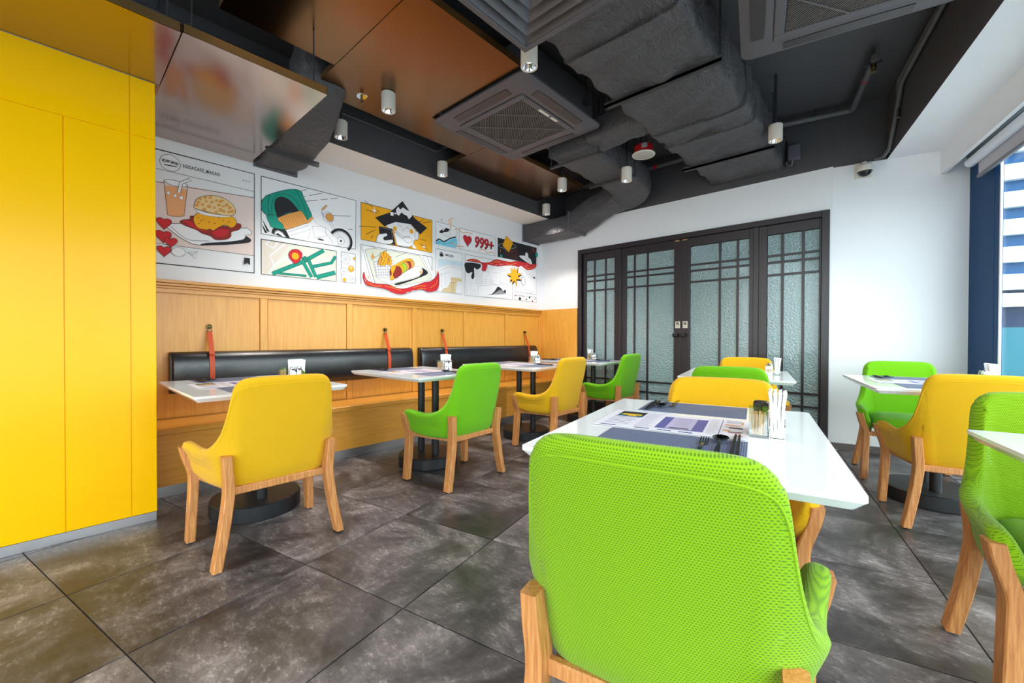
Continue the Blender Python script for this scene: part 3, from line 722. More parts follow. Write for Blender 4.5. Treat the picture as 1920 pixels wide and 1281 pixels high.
# 6 -- fries and hot dog with the red ribbon
a = Art('snack_tray', B_)
a.poly([(82, 585), (738, 700), (738, 905), (400, 970), (82, 950)], 'w'); a.poly([(118, 632), (200, 618), (625, 690), (740, 910), (330, 985), (222, 965)], 'e', 'k', .003)
for q in ([(92, 602), (185, 950)], [(120, 635), (215, 955)], [(648, 690), (738, 880)], [(692, 700), (738, 820)], [(215, 612), (200, 620)], [(325, 632), (190, 720)], [(500, 660), (400, 700)]): a.line(q, 'k', .003)
a.line([(82, 950), (82, 585), (738, 700), (738, 830)], 'k', .006)
a.blob([(640, 800), (700, 850), (600, 900), (440, 955), (400, 945), (620, 880)], 'k')
a.blob([(215, 870), (300, 840), (560, 790), (640, 800), (625, 870), (370, 945), (330, 950), (230, 890)], 'w', 'g', .003)
a.poly([(195, 745), (385, 735), (345, 885), (300, 895), (225, 880)], 'w', 'k', .003)
for k in range(7): a.line([(205+26*k, 745-1.5*k), (232+19*k, 884-.5*k)], 'k', .0022)
for k in range(5): a.line([(203+5*k, 768+25*k), (376-6*k, 760+26*k)], 'k', .0022)
for x0, y0, x1, y1 in ((255, 770, 268, 690), (275, 765, 285, 660), (300, 770, 305, 645), (320, 770, 325, 668), (335, 775, 350, 690), (262, 778, 300, 700), (290, 780, 330, 690), (245, 775, 258, 715), (270, 655, 290, 720), (348, 780, 356, 720)):
    a.line([(x0, y0), (x1, y1)], 'k', .030); a.line([(x0, y0), (x1, y1)], 'n' if (x0 % 2) else 'y', .024)
for k, c in enumerate('ndlydrrcy'[:0]): pass
for x, y, r, c in ((535, 760, .052, 'n'), (508, 775, .050, 'd'), (488, 785, .050, 'n'), (462, 798, .052, 'l'), (440, 812, .052, 'y'), (415, 830, .056, 'd'), (390, 845, .058, 'd')): a.disc(x, y, r, c, 'k', .003)
a.blob([(355, 800), (385, 775), (400, 800), (375, 860), (385, 905), (345, 905), (362, 860)], 'y', 'k', .002); a.blob([(395, 775), (460, 735), (520, 715), (550, 740), (480, 745), (420, 785)], 'y', 'k', .002)
rb = [(107, 838), (130, 910), (210, 945), (330, 955), (400, 985), (480, 992), (580, 965), (660, 935), (720, 925), (770, 885), (795, 840), (798, 960), (770, 1010), (700, 1022), (640, 1000), (560, 1012), (470, 1042), (390, 1035), (300, 995), (190, 975), (125, 955), (98, 890)]
a.blob(rb, 'r', 'k', .003)
for q in ([(135, 935), (200, 965), (268, 970)], [(300, 968), (370, 985), (450, 1010)], [(560, 985), (620, 968), (680, 970)], [(600, 1000), (640, 990), (680, 996)], [(720, 985), (770, 950), (785, 910)]): a.curve(q, 'y', .004)
for q in ([(495, 1030), (520, 1022)], [(540, 1018), (575, 1008)], [(112, 900), (125, 930)]): a.line(q, 'w', .004)
a.star4(188, 695, .024, .042, 'n', 'n'); a.star4(632, 838, .020, .036, 'y', 'n'); a.star4(145, 886, .012, .020, 'y', 'y'); a.star4(782, 838, .010, .022, 'y', 'y')
a.done()
# 7 -- noodle bowl
a = Art('noodle_bowl', B_); a.frame([(775, 370), (962, 420), (960, 618), (775, 578)], 'w', .004)
a.disc(868, 476, .072, 'w', 'g', .003, .040); a.disc(868, 470, .060, 'w', 'g', .002, .028)
a.blob([(805, 470), (830, 445), (845, 460), (865, 432), (900, 445), (885, 465), (850, 470), (830, 480)], 'k'); a.curve([(800, 400), (830, 420), (838, 440)], 'g', .003)
a.line([(905, 455), (912, 400)], 'n', .010); a.ring(903, 375, .022, .009, 'y'); a.line([(905, 350), (935, 340)], 'n', .007); a.line([(822, 345), (832, 370)], 'k', .006); a.line([(840, 378), (845, 380)], 'k', .004)
a.blob([(776, 560), (800, 540), (850, 560), (900, 540), (958, 512), (958, 610), (776, 578)], 'b'); a.curve([(776, 552), (805, 535), (850, 556), (905, 528), (958, 515)], 'k', .014); a.curve([(776, 575), (820, 560), (870, 578), (958, 545)], 'k', .003)
a.curve([(905, 575), (940, 575), (970, 600), (1030, 605)], 'n', .008)
a.done()
# 8 -- likes
a = Art('likes_panel', B_); a.frame([(990, 430), (1322, 515), (1320, 690), (990, 622)], 'w', .004)
a.heart(1068, 548, .070, 'g', 'g'); a.heart(1065, 542, .068)
a.curve([(948, 445), (980, 442), (1020, 475), (1070, 472), (1110, 490)], 'n', .008); a.curve([(1172, 640), (1210, 632), (1250, 662), (1290, 655), (1320, 672)], 'n', .008); a.curve([(1268, 530), (1300, 528), (1338, 545)], 'n', .004)
a.done()
w_ = float(B_(1300, 600)[0]-B_(1132, 560)[0])
wtext(a.o, '999+', .19, B_, 1219, 584, 'k', width=w_*1.04, shear=.12, bold=.006); o = wtext(a.o, '999+', .185, B_, 1215, 580, 'r', width=w_, shear=.12, bold=.002); o.location.x = .0004
# 9 -- night sky with saucer
a = Art('space_panel', B_); a.poly([(1345, 520), (1705, 615), (1702, 772), (1345, 698)], 'k')
for k in range(6): a.curve([(1400+12*k, 640), (1420+18*k, 668-6*k), (1470+10*k, 690-14*k), (1500+7*k, 725-4*k)], 'd', .003)
for k in range(3): a.curve([(1640, 630+12*k), (1670, 640+8*k), (1705, 640+10*k)], 'd', .003)
a.ring(1432, 598, .062, .002, 'w'); a.blob([(1350, 592), (1400, 572), (1470, 575), (1518, 605), (1470, 622), (1390, 615)], 'k', 'w', .003)
a.poly([(1425, 505), (1487, 570), (1448, 658), (1387, 592)], 'y', 'k', .004); a.line([(1425, 520), (1476, 570), (1446, 642), (1398, 590), (1425, 520)], 'k', .002); a.disc(1427, 542, .006, 'k')
a.blob([(1542, 690), (1600, 690), (1648, 720), (1660, 770), (1600, 740)], 'w', 'k', .003); a.disc(1612, 690, .036, 'w', 'k', .003, .052); a.line([(1600, 660), (1612, 655)], 'k', .004)
a.disc(1705, 680, .030, 't', None, .003, .036); a.disc(1378, 690, .022, 't'); a.star4(1370, 640, .008, .024, 'n', 'n'); a.star4(1672, 632, .008, .024, 'n', 'n')
a.done()
# 10 -- arch post
a = Art('arch_post', B_); a.frame([(775, 622), (1017, 670), (1015, 1045), (772, 1018)], 'w', .004)
a.disc(825, 676, .030, 'w', 'k', .004); a.blob([(810, 682), (825, 655), (842, 685), (826, 695)], 'k')
a.poly([(795, 718), (1015, 745), (1015, 1040), (795, 1012)], 'w', 'g', .002); a.poly([(795, 718), (1015, 745), (1015, 790), (900, 765), (795, 790)], 'u')
for q in ([(795, 800), (890, 770), (1012, 800)], [(800, 830), (900, 790), (1012, 815)], [(805, 870), (805, 990)], [(830, 850), (830, 990)], [(860, 830), (860, 960)], [(928, 745), (928, 790)], [(944, 747), (944, 792)], [(795, 870), (910, 840)]): a.line(q, 'g', .0022)
a.poly([(830, 1010), (845, 990), (880, 985), (912, 930), (912, 885), (1008, 898), (1012, 935), (975, 922), (958, 960), (955, 1035), (830, 1018)], 'z', 'g', .002)
for q in ([(912, 905), (1008, 915)], [(920, 930), (920, 1025)], [(938, 932), (938, 1028)], [(912, 932), (960, 938)]): a.line(q, 'k', .0022)
a.ring(995, 985, .050, .003, 'g', 60, 180); a.done()
wtext(a.o, 'MACAO', .034, B_, 898, 688, 'k', width=float(B_(934, 690)[0]-B_(862, 690)[0]), bold=.0004)
# 11 -- pile of snapshots
a = Art('snapshot_pile', B_); a.frame([(1045, 675), (1345, 735), (1482, 765), (1480, 1095), (1043, 1053)], 'w', .004)
a.poly([(1047, 750), (1190, 765), (1200, 950), (1047, 925)], 'w', 'g', .002); a.blob([(1048, 752), (1180, 765), (1182, 800), (1150, 815), (1128, 800), (1130, 880), (1112, 905), (1100, 880), (1110, 840), (1070, 850), (1048, 820)], 'k')
for k in range(5): a.line([(1135+10*k, 820), (1150+12*k, 950)], 'g', .002)
a.poly([(1250, 770), (1480, 815), (1480, 950), (1380, 940), (1250, 830)], 'w', 'g', .002); a.poly([(1200, 830), (1375, 850), (1370, 960), (1205, 940)], 'w', 'g', .003)
for q in ([(1235, 940), (1240, 880), (1262, 860), (1285, 880), (1290, 945)], [(1215, 905), (1315, 920)], [(1262, 860), (1262, 840)], [(1250, 805), (1470, 845)], [(1395, 850), (1392, 950)], [(1430, 855), (1428, 950)], [(1215, 925), (1315, 938)], [(1260, 790), (1470, 830)], [(1060, 940), (1060, 1040)], [(1095, 945), (1095, 1040), (1150, 1045)], [(1120, 1000), (1140, 1002), (1140, 1030), (1120, 1028), (1120, 1000)], [(1420, 960), (1475, 970)], [(1440, 990), (1438, 1080)]): a.line(q, 'g', .0022)
a.poly([(1165, 965), (1418, 955), (1412, 1080), (1160, 1065)], 'w', 'g', .003); a.blob([(1250, 1050), (1290, 1040), (1320, 1010), (1345, 975), (1375, 990), (1395, 1015), (1415, 1000), (1412, 1040), (1330, 1045)], 'k'); a.blob([(1310, 1045), (1345, 1015), (1370, 1005), (1412, 1040)], 'g')
a.done()
# 12 -- camera, flash and upper ribbon
a = Art('camera_panel', B_); a.frame([(1505, 800), (1705, 808), (1703, 1045), (1505, 1020)], 'w', .004)
a.blob([(1055, 735), (1100, 718), (1160, 725), (1200, 750), (1270, 748), (1330, 722), (1400, 735), (1460, 745), (1540, 738), (1620, 755), (1700, 770), (1690, 800), (1640, 820), (1580, 810), (1500, 780), (1420, 778), (1350, 785), (1260, 778), (1235, 825), (1200, 822), (1198, 765), (1130, 745)], 'r', 'k', .003)
for q in ([(1080, 730), (1130, 728), (1170, 740)], [(1280, 765), (1320, 745), (1370, 745)], [(1420, 762), (1470, 768), (1520, 755)], [(1600, 800), (1640, 808), (1685, 785)]): a.curve(q, 'y', .004)
for q in ([(1320, 778), (1340, 770)], [(1360, 768), (1395, 772)], [(1590, 790), (1620, 775)]): a.line(q, 'w', .003)
a.poly([(1530, 800), (1560, 780), (1700, 890), (1680, 1030), (1600, 1000), (1540, 960)], 'w', 'g', .003); a.line([(1555, 800), (1690, 905)], 'k', .003); a.line([(1545, 820), (1685, 925)], 'g', .002)
a.disc(1585, 925, .060, 'w', 'g', .003, .078); a.disc(1580, 922, .040, 'w', 'k', .006, .060); a.poly([(1672, 880), (1692, 890), (1688, 902), (1668, 892)], 'k')
fl_ = []
for i in range(18):
    t = 2*math.pi*i/18+.2; k = (1.0 if i % 2 == 0 else .55); fl_.append((1498+66*k*math.cos(t)*(1.15 if i % 4 == 0 else .85), 870-92*k*math.sin(t)*(1.15 if i % 4 == 2 else .9)))
a.poly([(x+4, y+14) for x, y in fl_], 'k'); a.poly(fl_, 'y', 'k', .002)
a.star4(1254, 748, .010, .020, 'y', 'y'); a.star4(1708, 765, .008, .024, 'n', 'n'); a.done()
# 13 -- dotted strip
a = Art('dotted_strip', B_); a.frame([(1503, 1050), (1703, 1073), (1703, 1120), (1503, 1095)], 'w', .004)
for x, y, r, c in ((1551, 1085, 16, 'k'), (1640, 1074, 11, 'k'), (1610, 1090, 8, 'k'), (1690, 1088, 6, 'k'), (1512, 1055, 7, 'r'), (1580, 1066, 6, 'r'), (1667, 1108, 9, 'r')):
    a.poly([(x-r*.8, y), (x, y-r*1.2), (x+r*.8, y), (x, y+r*1.2)], c)
a.done()

# ================================================================== CHAIRS
TOP = [(0, .850), (.09, .850), (.150, .847), (.180, .840), (.197, .825), (.205, .80), (.210, .755), (.216, .700), (.224, .645), (.237, .592), (.261, .548), (.304, .518), (.36, .504), (.42, .503), (.48, .509), (.53, .517), (.562, .515), (.588, .497), (.600, .460)]
BOT = [(0, .336), (.06, .336), (.10, .337), (.125, .337), (.14, .337), (.155, .337), (.17, .337), (.185, .337), (.20, .337), (.215, .337), (.235, .337), (.265, .338), (.31, .334), (.37, .332), (.44, .334), (.50, .342), (.545, .356), (.582, .384), (.600, .425)]
TH = .050
def plan(s, z):
    a, r, yb = .150+.032*min(1, max(0, (z-.46)/.25)), .085, -.172
    sg = -1 if s < 0 else 1; s = abs(s); q = r*math.pi/2
    if s <= a: x, y = s, yb-.012*(1-(s/a)**2)
    elif s <= a+q: t = (s-a)/r; x, y = a+r*math.sin(t), yb+r-r*math.cos(t)
    else: d = s-a-q; x, y = a+r+.125*d, yb+r+d
    return sg*x, y
def shell_pt(s, z):
    x, y = plan(s, z); w = 1-min(1, max(0, (abs(s)-.17)/.16)); w = w*w*(3-2*w)
    y -= w*(.082*max(0, (z-.42)/.43)**1.15)
    if z < .44:                                    # belly curls in under the seat
        k = ((.44-z)/.10)**2; nx, ny = (x, y-.02); l = math.hypot(nx, ny) or 1
        g_ = .018+.016*w; x -= nx/l*g_*k; y -= ny/l*g_*k
    x += math.copysign((1-w)*.030*min(1, max(0, (z-.42)/.09)), s) if abs(s) > .2 else 0   # arms lean outwards at the top
    return np.array([x, y, z])
def shell_mesh():
    top = cr_resample(TOP, 3); bot = cr_resample(BOT, 3); n = len(top)
    rowsd = [0, .003, .008, .015, .025]                                     # distance from the rim
    cols = [(-i, -1) for i in range(n-1, 0, -1)]+[(i, 1) for i in range(n)]
    NV = 14
    def sz(ci, v):
        i, sg = ci; i = abs(i); p = bot[i]*(1-v)+top[i]*v; return sg*p[0], p[1]
    outer, inner, uvs = [], [], []
    endpos = top[-1][0]
    for ci in cols:
        i = abs(ci[0]); Lc = float(np.linalg.norm(top[i]-bot[i])) or 1e-3
        vv = [d/Lc for d in rowsd] if Lc > .07 else [k*.5/5 for k in range(5)]
        mid = [vv[-1]+(1-2*vv[-1])*k/(NV+1) for k in range(1, NV+1)]
        vl = vv+mid+[1-v for v in vv[::-1]]
        co_, ci_, cu_ = [], [], []
        for v in vl:
            s, z = sz(ci, v); e = 1e-3
            p = shell_pt(s, z); ds = shell_pt(s+e, z)-shell_pt(s-e, z); dz = shell_pt(s, z+e)-shell_pt(s, z-e)
            nn = np.cross(ds, dz); nn /= np.linalg.norm(nn)
            dist = min(v*Lc, (1-v)*Lc, max(0, .602-abs(s)))
            rr = TH/2; off = rr*math.sqrt(max(0, 1-(1-min(dist, rr)/rr)**2))
            co_.append(p+nn*off); ci_.append(p-nn*off); cu_.append((s, z))
        outer.append(co_); inner.append(ci_); uvs.append(cu_)
    b = MB(); nr = len(outer[0]); nc = len(cols); uv = []
    vs = [p for c in outer for p in c]+[p for c in inner for p in c]
    uv = [u for c in uvs for u in c]*2
    fs = []; N = nr*nc
    for c in range(nc-1):
        for r in range(nr-1):
            a = c*nr+r; fs.append((a, a+nr, a+nr+1, a+1)); fs.append((N+a, N+a+1, N+a+nr+1, N+a+nr))
        fs.append((c*nr, N+c*nr, N+(c+1)*nr, (c+1)*nr)); fs.append((c*nr+nr-1, (c+1)*nr+nr-1, N+(c+1)*nr+nr-1, N+c*nr+nr-1))
    for c in (0, nc-1):
        for r in range(nr-1): a = c*nr+r; fs.append((a, a+1, N+a+1, N+a))
    b.add(vs, fs); b.uv = uv
    me = b.mesh('shell', F_GREEN)
    bm = bmesh.new(); bm.from_mesh(me); bmesh.ops.remove_doubles(bm, verts=bm.verts, dist=1e-5); bmesh.ops.recalc_face_normals(bm, faces=bm.faces); bm.to_mesh(me); bm.free()
    me.polygons.foreach_set('use_smooth', [True]*len(me.polygons)); me.update()
    # seam running just under the top rim on the outside
    path = []
    for c, ci in enumerate(cols):
        i = abs(ci[0])
        if i > 42: continue
        s, z = sz(ci, 1-.032/float(np.linalg.norm(top[i]-bot[i]))); e = 1e-3
        p = shell_pt(s, z); ds = shell_pt(s+e, z)-shell_pt(s-e, z); dz = shell_pt(s, z+e)-shell_pt(s, z-e)
        nn = np.cross(ds, dz); nn /= np.linalg.norm(nn); path.append(p+nn*(TH/2))
    for _ in range(4): path = [path[0]]+[(path[i-1]+2*path[i]+path[i+1])/4 for i in range(1, len(path)-1)]+[path[-1]]
    sm = MB(); sm.tube(path, .0022, 0, 6)
    return me, sm.mesh('seam', F_GREEN, True)
def cushion_mesh():
    b = MB(); nx, ny = 14, 14; W_, D0, D1 = .196, -.160, .238; vs = []; uv = []
    top, botm = [], []
    def pt(u, v, side):
        sx = math.copysign(1-(1-abs(u))**1.0, u); x = u*W_*(1+.25*(v*.5+.5)); y = D0+(D1-D0)*(v*.5+.5)
        e = min(1, max(0, (1-abs(u))/.22)); f_ = min(1, max(0, (1-abs(v))/.22))
        k = math.sqrt(max(0, 1-(1-e)**2))*math.sqrt(max(0, 1-(1-f_)**2))
        return (x, y, .405+(.052*k+.012*(1-u*u)*(1-v*v))*side if side > 0 else .405-.060*k)
    g = {}
    for side in (1, -1):
        for i in range(nx+1):
            for j in range(ny+1):
                u = math.sin((i/nx*2-1)*math.pi/2); v = math.sin((j/ny*2-1)*math.pi/2)
                g[side, i, j] = len(vs); p = pt(u, v, side); vs.append(p); uv.append((p[0], p[1]))
    fs = []
    for side in (1, -1):
        for i in range(nx):
            for j in range(ny): fs.append((g[side, i, j], g[side, i+1, j], g[side, i+1, j+1], g[side, i, j+1]))
    b.add(vs, fs); b.uv = uv; me = b.mesh('seat_cushion', F_GREEN)
    bm = bmesh.new(); bm.from_mesh(me); bmesh.ops.remove_doubles(bm, verts=bm.verts, dist=1e-4); bmesh.ops.recalc_face_normals(bm, faces=bm.faces); bm.to_mesh(me); bm.free()
    me.polygons.foreach_set('use_smooth', [True]*len(me.polygons)); return me
def leg_mesh(p):
    pts = cr_resample(p, 4); b = MB(); vs = []; fs = []
    sx = 1 if p[0][0] > 0 else -1; sy = 1 if p[0][1] > 0 else -1
    for i, q in enumerate(pts):
        t = i/(len(pts)-1); w, d = .0185+.001*math.sin(t*3.1), .028+.002*math.sin(t*3.1)
        c = .004
        for x, y in ((w-c, d), (w, d-c), (w, -d+c), (w-c, -d), (-w+c, -d), (-w, -d+c), (-w, d-c), (-w+c, d)): vs.append((q[0]+x, q[1]+y, q[2]))
    n = len(pts)
    for i in range(n-1):
        for j in range(8): k = (j+1) % 8; fs.append((i*8+j, i*8+k, i*8+8+k, i*8+8+j))
    fs.append(tuple(range(8))); fs.append(tuple((n-1)*8+j for j in range(8)))
    return b.add(vs, fs).mesh('leg', LEGW, 25)
SHELL, SEAM = shell_mesh(); CUSH = cushion_mesh()
LEGS = []
for sx in (-1, 1):
    LEGS.append(leg_mesh([(sx*.231, -.205, .500), (sx*.227, -.202, .435), (sx*.221, -.197, .360), (sx*.225, -.198, .29), (sx*.245, -.203, .15), (sx*.272, -.211, .008)]))
    LEGS.append(leg_mesh([(sx*.314, .205, .486), (sx*.302, .203, .43), (sx*.278, .198, .350), (sx*.276, .198, .28), (sx*.282, .204, .14), (sx*.288, .212, .008)]))
def bar_mesh(x0, x1, y0, y1, z0, z1): return MB().box(x0, x1, y0, y1, z0, z1, 0, .004).mesh('rail', LEGW)
RAILS = [bar_mesh(-.205, .205, -.192, -.170, .314, .350), bar_mesh(-.265, .265, .184, .206, .318, .352)]
for sx in (-1, 1):
    b = MB(); b.sweep([(sx*.180, -.180, .330), (sx*.256, .196, .334)], [(-.010, -.015), (.010, -.015), (.010, .015), (-.010, .015)]); RAILS.append(b.mesh('rail', LEGW))
GLIDE = MB().lathe([(.011, 0), (.011, .009)], n=10).mesh('glide', MATTEBLACK)
FOOT = [(-.272, -.211), (-.290, .212), (.272, -.211), (.290, .212)]
FAB = {}
def coloured(me, m):
    k = (me.name, m.name)
    if k not in FAB: c = me.copy(); c.materials.clear(); c.materials.append(m); FAB[k] = c
    return FAB[k]
def chair(loc, rz, m, label, group):
    t = thing('dining_chair', label, 'chair', loc, rz, group)
    link('shell', coloured(SHELL, m), t); link('seam', coloured(SEAM, m), t); link('seat_cushion', coloured(CUSH, m), t)
    for l, (fx, fy) in zip(LEGS, FOOT):
        o = link('leg', l, t); g = link('glide', GLIDE, o); g.location = (fx, fy, 0)
    for r_ in RAILS: link('rail', r_, t)
    return t
B1 = R(90)      # faces the bench
CH_L, CH_M, CH_R = 'chairs along the bench tables', 'chairs in the middle row', 'chairs in the window row'
chair((-2.375, .742, 0), B1, F_YEL, 'yellow armchair at the bench table closest to the yellow wall', CH_L)
chair((-2.385, 2.012, 0), B1+R(3), F_GREEN2, 'lime green armchair at the second bench table from the yellow wall', CH_L)
chair((-2.42, 3.235, 0), B1, F_YEL, 'yellow armchair at the third bench table from the yellow wall', CH_L)
chair((-2.42, 4.42, 0), B1, F_GREEN2, 'lime green armchair at the corner bench table beside the glazed doors', CH_L)
chair(W2(-.172, .985), D, F_GREEN, 'large lime green mesh armchair drawn up to the middle table, back to its placemat', CH_M)
chair(W2(-.137, 1.86), D+R(180), F_YEL, 'yellow armchair facing the large lime green chair across the middle table', CH_M)
chair(W2(-.148, 3.24), D, F_GREEN2, 'lime green armchair back to back with a yellow one in the middle row', CH_M)
chair(W2(-.078, 4.25), D+R(180), F_YEL, 'yellow armchair with its back right against the glazed doors', CH_M)
chair(W2(.98, 4.15), D+R(180), F_GREEN2, 'lime green armchair standing in front of the white corner wall', CH_R)
chair(W2(.985, 3.245), D, F_YEL, 'yellow armchair in the window row facing the white corner wall', CH_R)
chair(W2(.872, 1.83), D+R(180), F_GREEN, 'lime green mesh armchair back to back with the window row yellow chair', CH_R)

# ================================================================== TABLES
TZ = .745
def top_mesh(w, l):
    # flat top, upright lip, underside cut back
    b = MB(); rings = [(rrect(w, l, .014), TZ), (rrect(w, l, .014), TZ-.011), (rrect(w-.034, l-.034, .010), TZ-.030)]
    n = len(rings[0][0]); vs = [(x, y, z) for r_, z in rings for x, y in r_]
    fs = [tuple(range(n)), tuple(2*n+i for i in range(n-1, -1, -1))]
    for k in range(2):
        for i in range(n): j = (i+1) % n; fs.append((k*n+i, k*n+j, (k+1)*n+j, (k+1)*n+i))
    return b.add(vs, fs).mesh('tabletop', LACQ)
def base_mesh(): return MB().lathe([(.232, 0), (.236, .004), (.236, .082), (.230, .088), (.0, .088)], n=48, cap=False).mesh('base', BLACK, 30)
TOPS = {}; BASE = base_mesh(); POLE = MB().cyl(.0285, .086, TZ-.034).mesh('pole', BLACK, 30)
PLATE = MB().box(-.06, .06, -.20, .20, TZ-.036, TZ-.028).mesh('mounting_plate', BLACK)
def table(loc, rz, w, l, label, group, off=0.):
    t = thing('dining_table', label, 'table', loc, rz, group)
    if (w, l) not in TOPS: TOPS[w, l] = top_mesh(w, l)
    link('tabletop', TOPS[w, l], t); o = link('base', BASE, t); o.location.y = off; o = link('mounting_plate', PLATE, t); o.location.y = off
    for s in (-1, 1): o = link('pole', POLE, t); o.location = (0, off+s*.095, 0)
    return t
GT_L, GT_M, GT_R = 'tables along the bench', 'tables in the middle row', 'tables in the window row'
TB = [  # loc, rz, w, l, label, where-words, group, base offset
 ((-2.912, .818, 0), B1, .75, .985, 'white lacquer table against the bench nearest the yellow wall', 'the bench table nearest the yellow wall', GT_L, -.09),
 ((-2.905, 2.075, 0), B1, .75, .985, 'white lacquer table at the bench, second from the yellow wall', 'the second bench table from the yellow wall', GT_L, -.09),
 ((-2.905, 3.32, 0), B1, .75, .985, 'white lacquer table at the bench, third from the yellow wall', 'the third bench table from the yellow wall', GT_L, -.09),
 ((-2.885, 4.462, 0), B1, .72, .985, 'white lacquer table in the corner beside the glazed doors', 'the corner table beside the glazed doors', GT_L, -.09),
 (W2(-.178, 1.456), D, .712, .998, 'white lacquer table between the mesh green chair and a yellow one', 'the table behind the large green mesh chair', GT_M, 0),
 (W2(-.135, 3.80), D, .74, .985, 'white lacquer table in the middle row close to the glazed doors', 'the middle row table close to the doors', GT_M, 0),
 (W2(.968, 3.64), D, .745, 1.06, 'white lacquer table in the window row by the white corner wall', 'the window row table by the white corner', GT_R, 0),
 (W2(.945, 1.352), D, .745, 1.0, 'white lacquer table in the window row in front of a mesh green chair', 'the window row mesh chair table', GT_R, 0)]

# ================================================================== THINGS ON THE TABLES
PMATME = MB().box(-.187, .187, -.13, .13, 0, .0018).mesh('placemat', PMAT)
def menu_mesh():
    b = MB(); ms = [mat('menu_paper', srgb(232, 230, 244), .35), mat('menu_purple', srgb(92, 92, 158), .4), mat('menu_lilac', srgb(186, 178, 212), .4), mat('menu_black', srgb(24, 22, 28), .4),
                    mat('menu_yellow', srgb(226, 184, 20), .4), mat('menu_teal', srgb(24, 92, 104), .4), mat('menu_blue_ink', srgb(78, 82, 150), .5), mat('menu_grey_ink', srgb(150, 148, 172), .5), mat('menu_orange', srgb(214, 148, 38), .5), mat('menu_red', srgb(190, 52, 40), .5)]
    b.box(-.225, .225, -.150, .150, 0, .0012)
    z = [.00125]
    def q(x0, x1, y0, y1, m, dz=.0002):
        b.add([(x0, y0, .00125+dz), (x1, y0, .00125+dz), (x1, y1, .00125+dz), (x0, y1, .00125+dz)], [(0, 1, 2, 3)], m)
    q(-.195, -.105, .035, .135, 3); q(-.195, -.105, .035, .075, 5, .0003); q(-.185, -.115, .062, .088, 4, .0004); q(-.16, -.13, .045, .065, 4, .0005)
    q(-.035, .105, -.11, .095, 1); q(-.005, .072, -.10, .092, 2, .0003)
    for k in range(9): q(.008+.004*(k % 3), .060-.005*(k % 2), .075-.016*k, .078-.016*k, 7, .0005)
    q(.006, .062, -.092, -.080, 3, .0005)
    for k in range(14):
        q(-.098, -.045-.008*(k % 3), .122-.018*k, .126-.018*k, 7); q(.112, .142-.004*(k % 3), .122-.018*k, .125-.018*k, 7)
    for k in range(6): q(-.198, -.11-.01*(k % 2), .02-.024*k, .026-.024*k, 6 if k % 3 == 0 else 7)
    for x0, x1 in ((-.2, -.15), (-.09, -.045), (-.02, .02), (.04, .08)): q(x0, x1, -.142, -.130, 6)
    q(.146, .1485, -.145, .145, 6)
    q(.155, .205, .045, .058, 8); q(.160, .200, .030, .034, 9); q(.156, .208, .012, .016, 3); q(.17, .208, -.005, .01, 3); q(.155, .175, -.05, -.035, 8); q(.17, .21, -.062, -.052, 5); q(.172, .205, -.075, -.066, 9); q(.19, .21, -.11, -.102, 9)
    for k in range(5): q(.158, .205, .125-.011*k, .129-.011*k, 7)
    q(.203, .209, .07, .11, 8)
    return b.mesh('menu_sheet', ms)
MENU = menu_mesh()
DKST = mat('dark_steel', srgb(70, 72, 78), .16, 1.0)
def fork_parts():
    h = MB(); h.sweep([(0, -.10, .004), (0, -.04, .007), (0, .015, .006), (0, .03, .004)], [(-.0045, -.0012), (.0045, -.0012), (.0045, .0012), (-.0045, .0012)], scales=[1.5, 1.1, .7, .9])
    n = MB(); n.sweep([(0, .028, .004), (0, .036, .003), (0, .046, .003)], [(-.011, -.001), (.011, -.001), (.011, .001), (-.011, .001)], scales=[.45, .95, 1.])
    t = []
    for x in (-.0093, -.0031, .0031, .0093):
        q = MB(); q.sweep([(x, .045, .003), (x, .065, .004), (x, .088, .009)], [(-.0015, -.0009), (.0015, -.0009), (.0015, .0009), (-.0015, .0009)], scales=[1.1, 1, .6]); t.append(q.mesh('tine', DKST))
    return h.mesh('handle', DKST, 30), n.mesh('neck', DKST, 30), t
FKH, FKN, FKT = fork_parts()
def spoon_mesh():
    b = MB(); vs = []; fs = []; nr, na = 5, 18
    for side in (1, 0):
        for r in range(nr+1):
            for a in range(na):
                t = 2*math.pi*a/na; k = r/nr; x = .021*k*math.cos(t)*(1-.12*math.sin(t)); y = .06+.031*k*math.sin(t); z = .0025+.0085*k*k+(.0012 if side else 0)
                vs.append((x, y, z))
    o = (nr+1)*na
    for s in (0, o):
        for r in range(nr):
            for a in range(na): c = (a+1) % na; fs.append((s+r*na+a, s+r*na+c, s+(r+1)*na+c, s+(r+1)*na+a))
    for a in range(na): c = (a+1) % na; fs.append((nr*na+a, nr*na+c, o+nr*na+c, o+nr*na+a))
    b.add(vs, fs); return b.mesh('bowl', DKST, True)
SPB = spoon_mesh()
SPH = MB().sweep([(0, -.10, .004), (0, -.03, .008), (0, .02, .011), (0, .034, .009)], [(-.0045, -.0012), (.0045, -.0012), (.0045, .0012), (-.0045, .0012)], scales=[1.6, 1.1, .7, .8]).mesh('handle', DKST, 30)
CHOP = MB().sweep([(0, -.115, .004), (0, .115, .0035)], [(-.0035, -.0035), (.0035, -.0035), (.0035, .0035), (-.0035, .0035)], scales=[1, .75]).mesh('chopstick', MATTEBLACK)
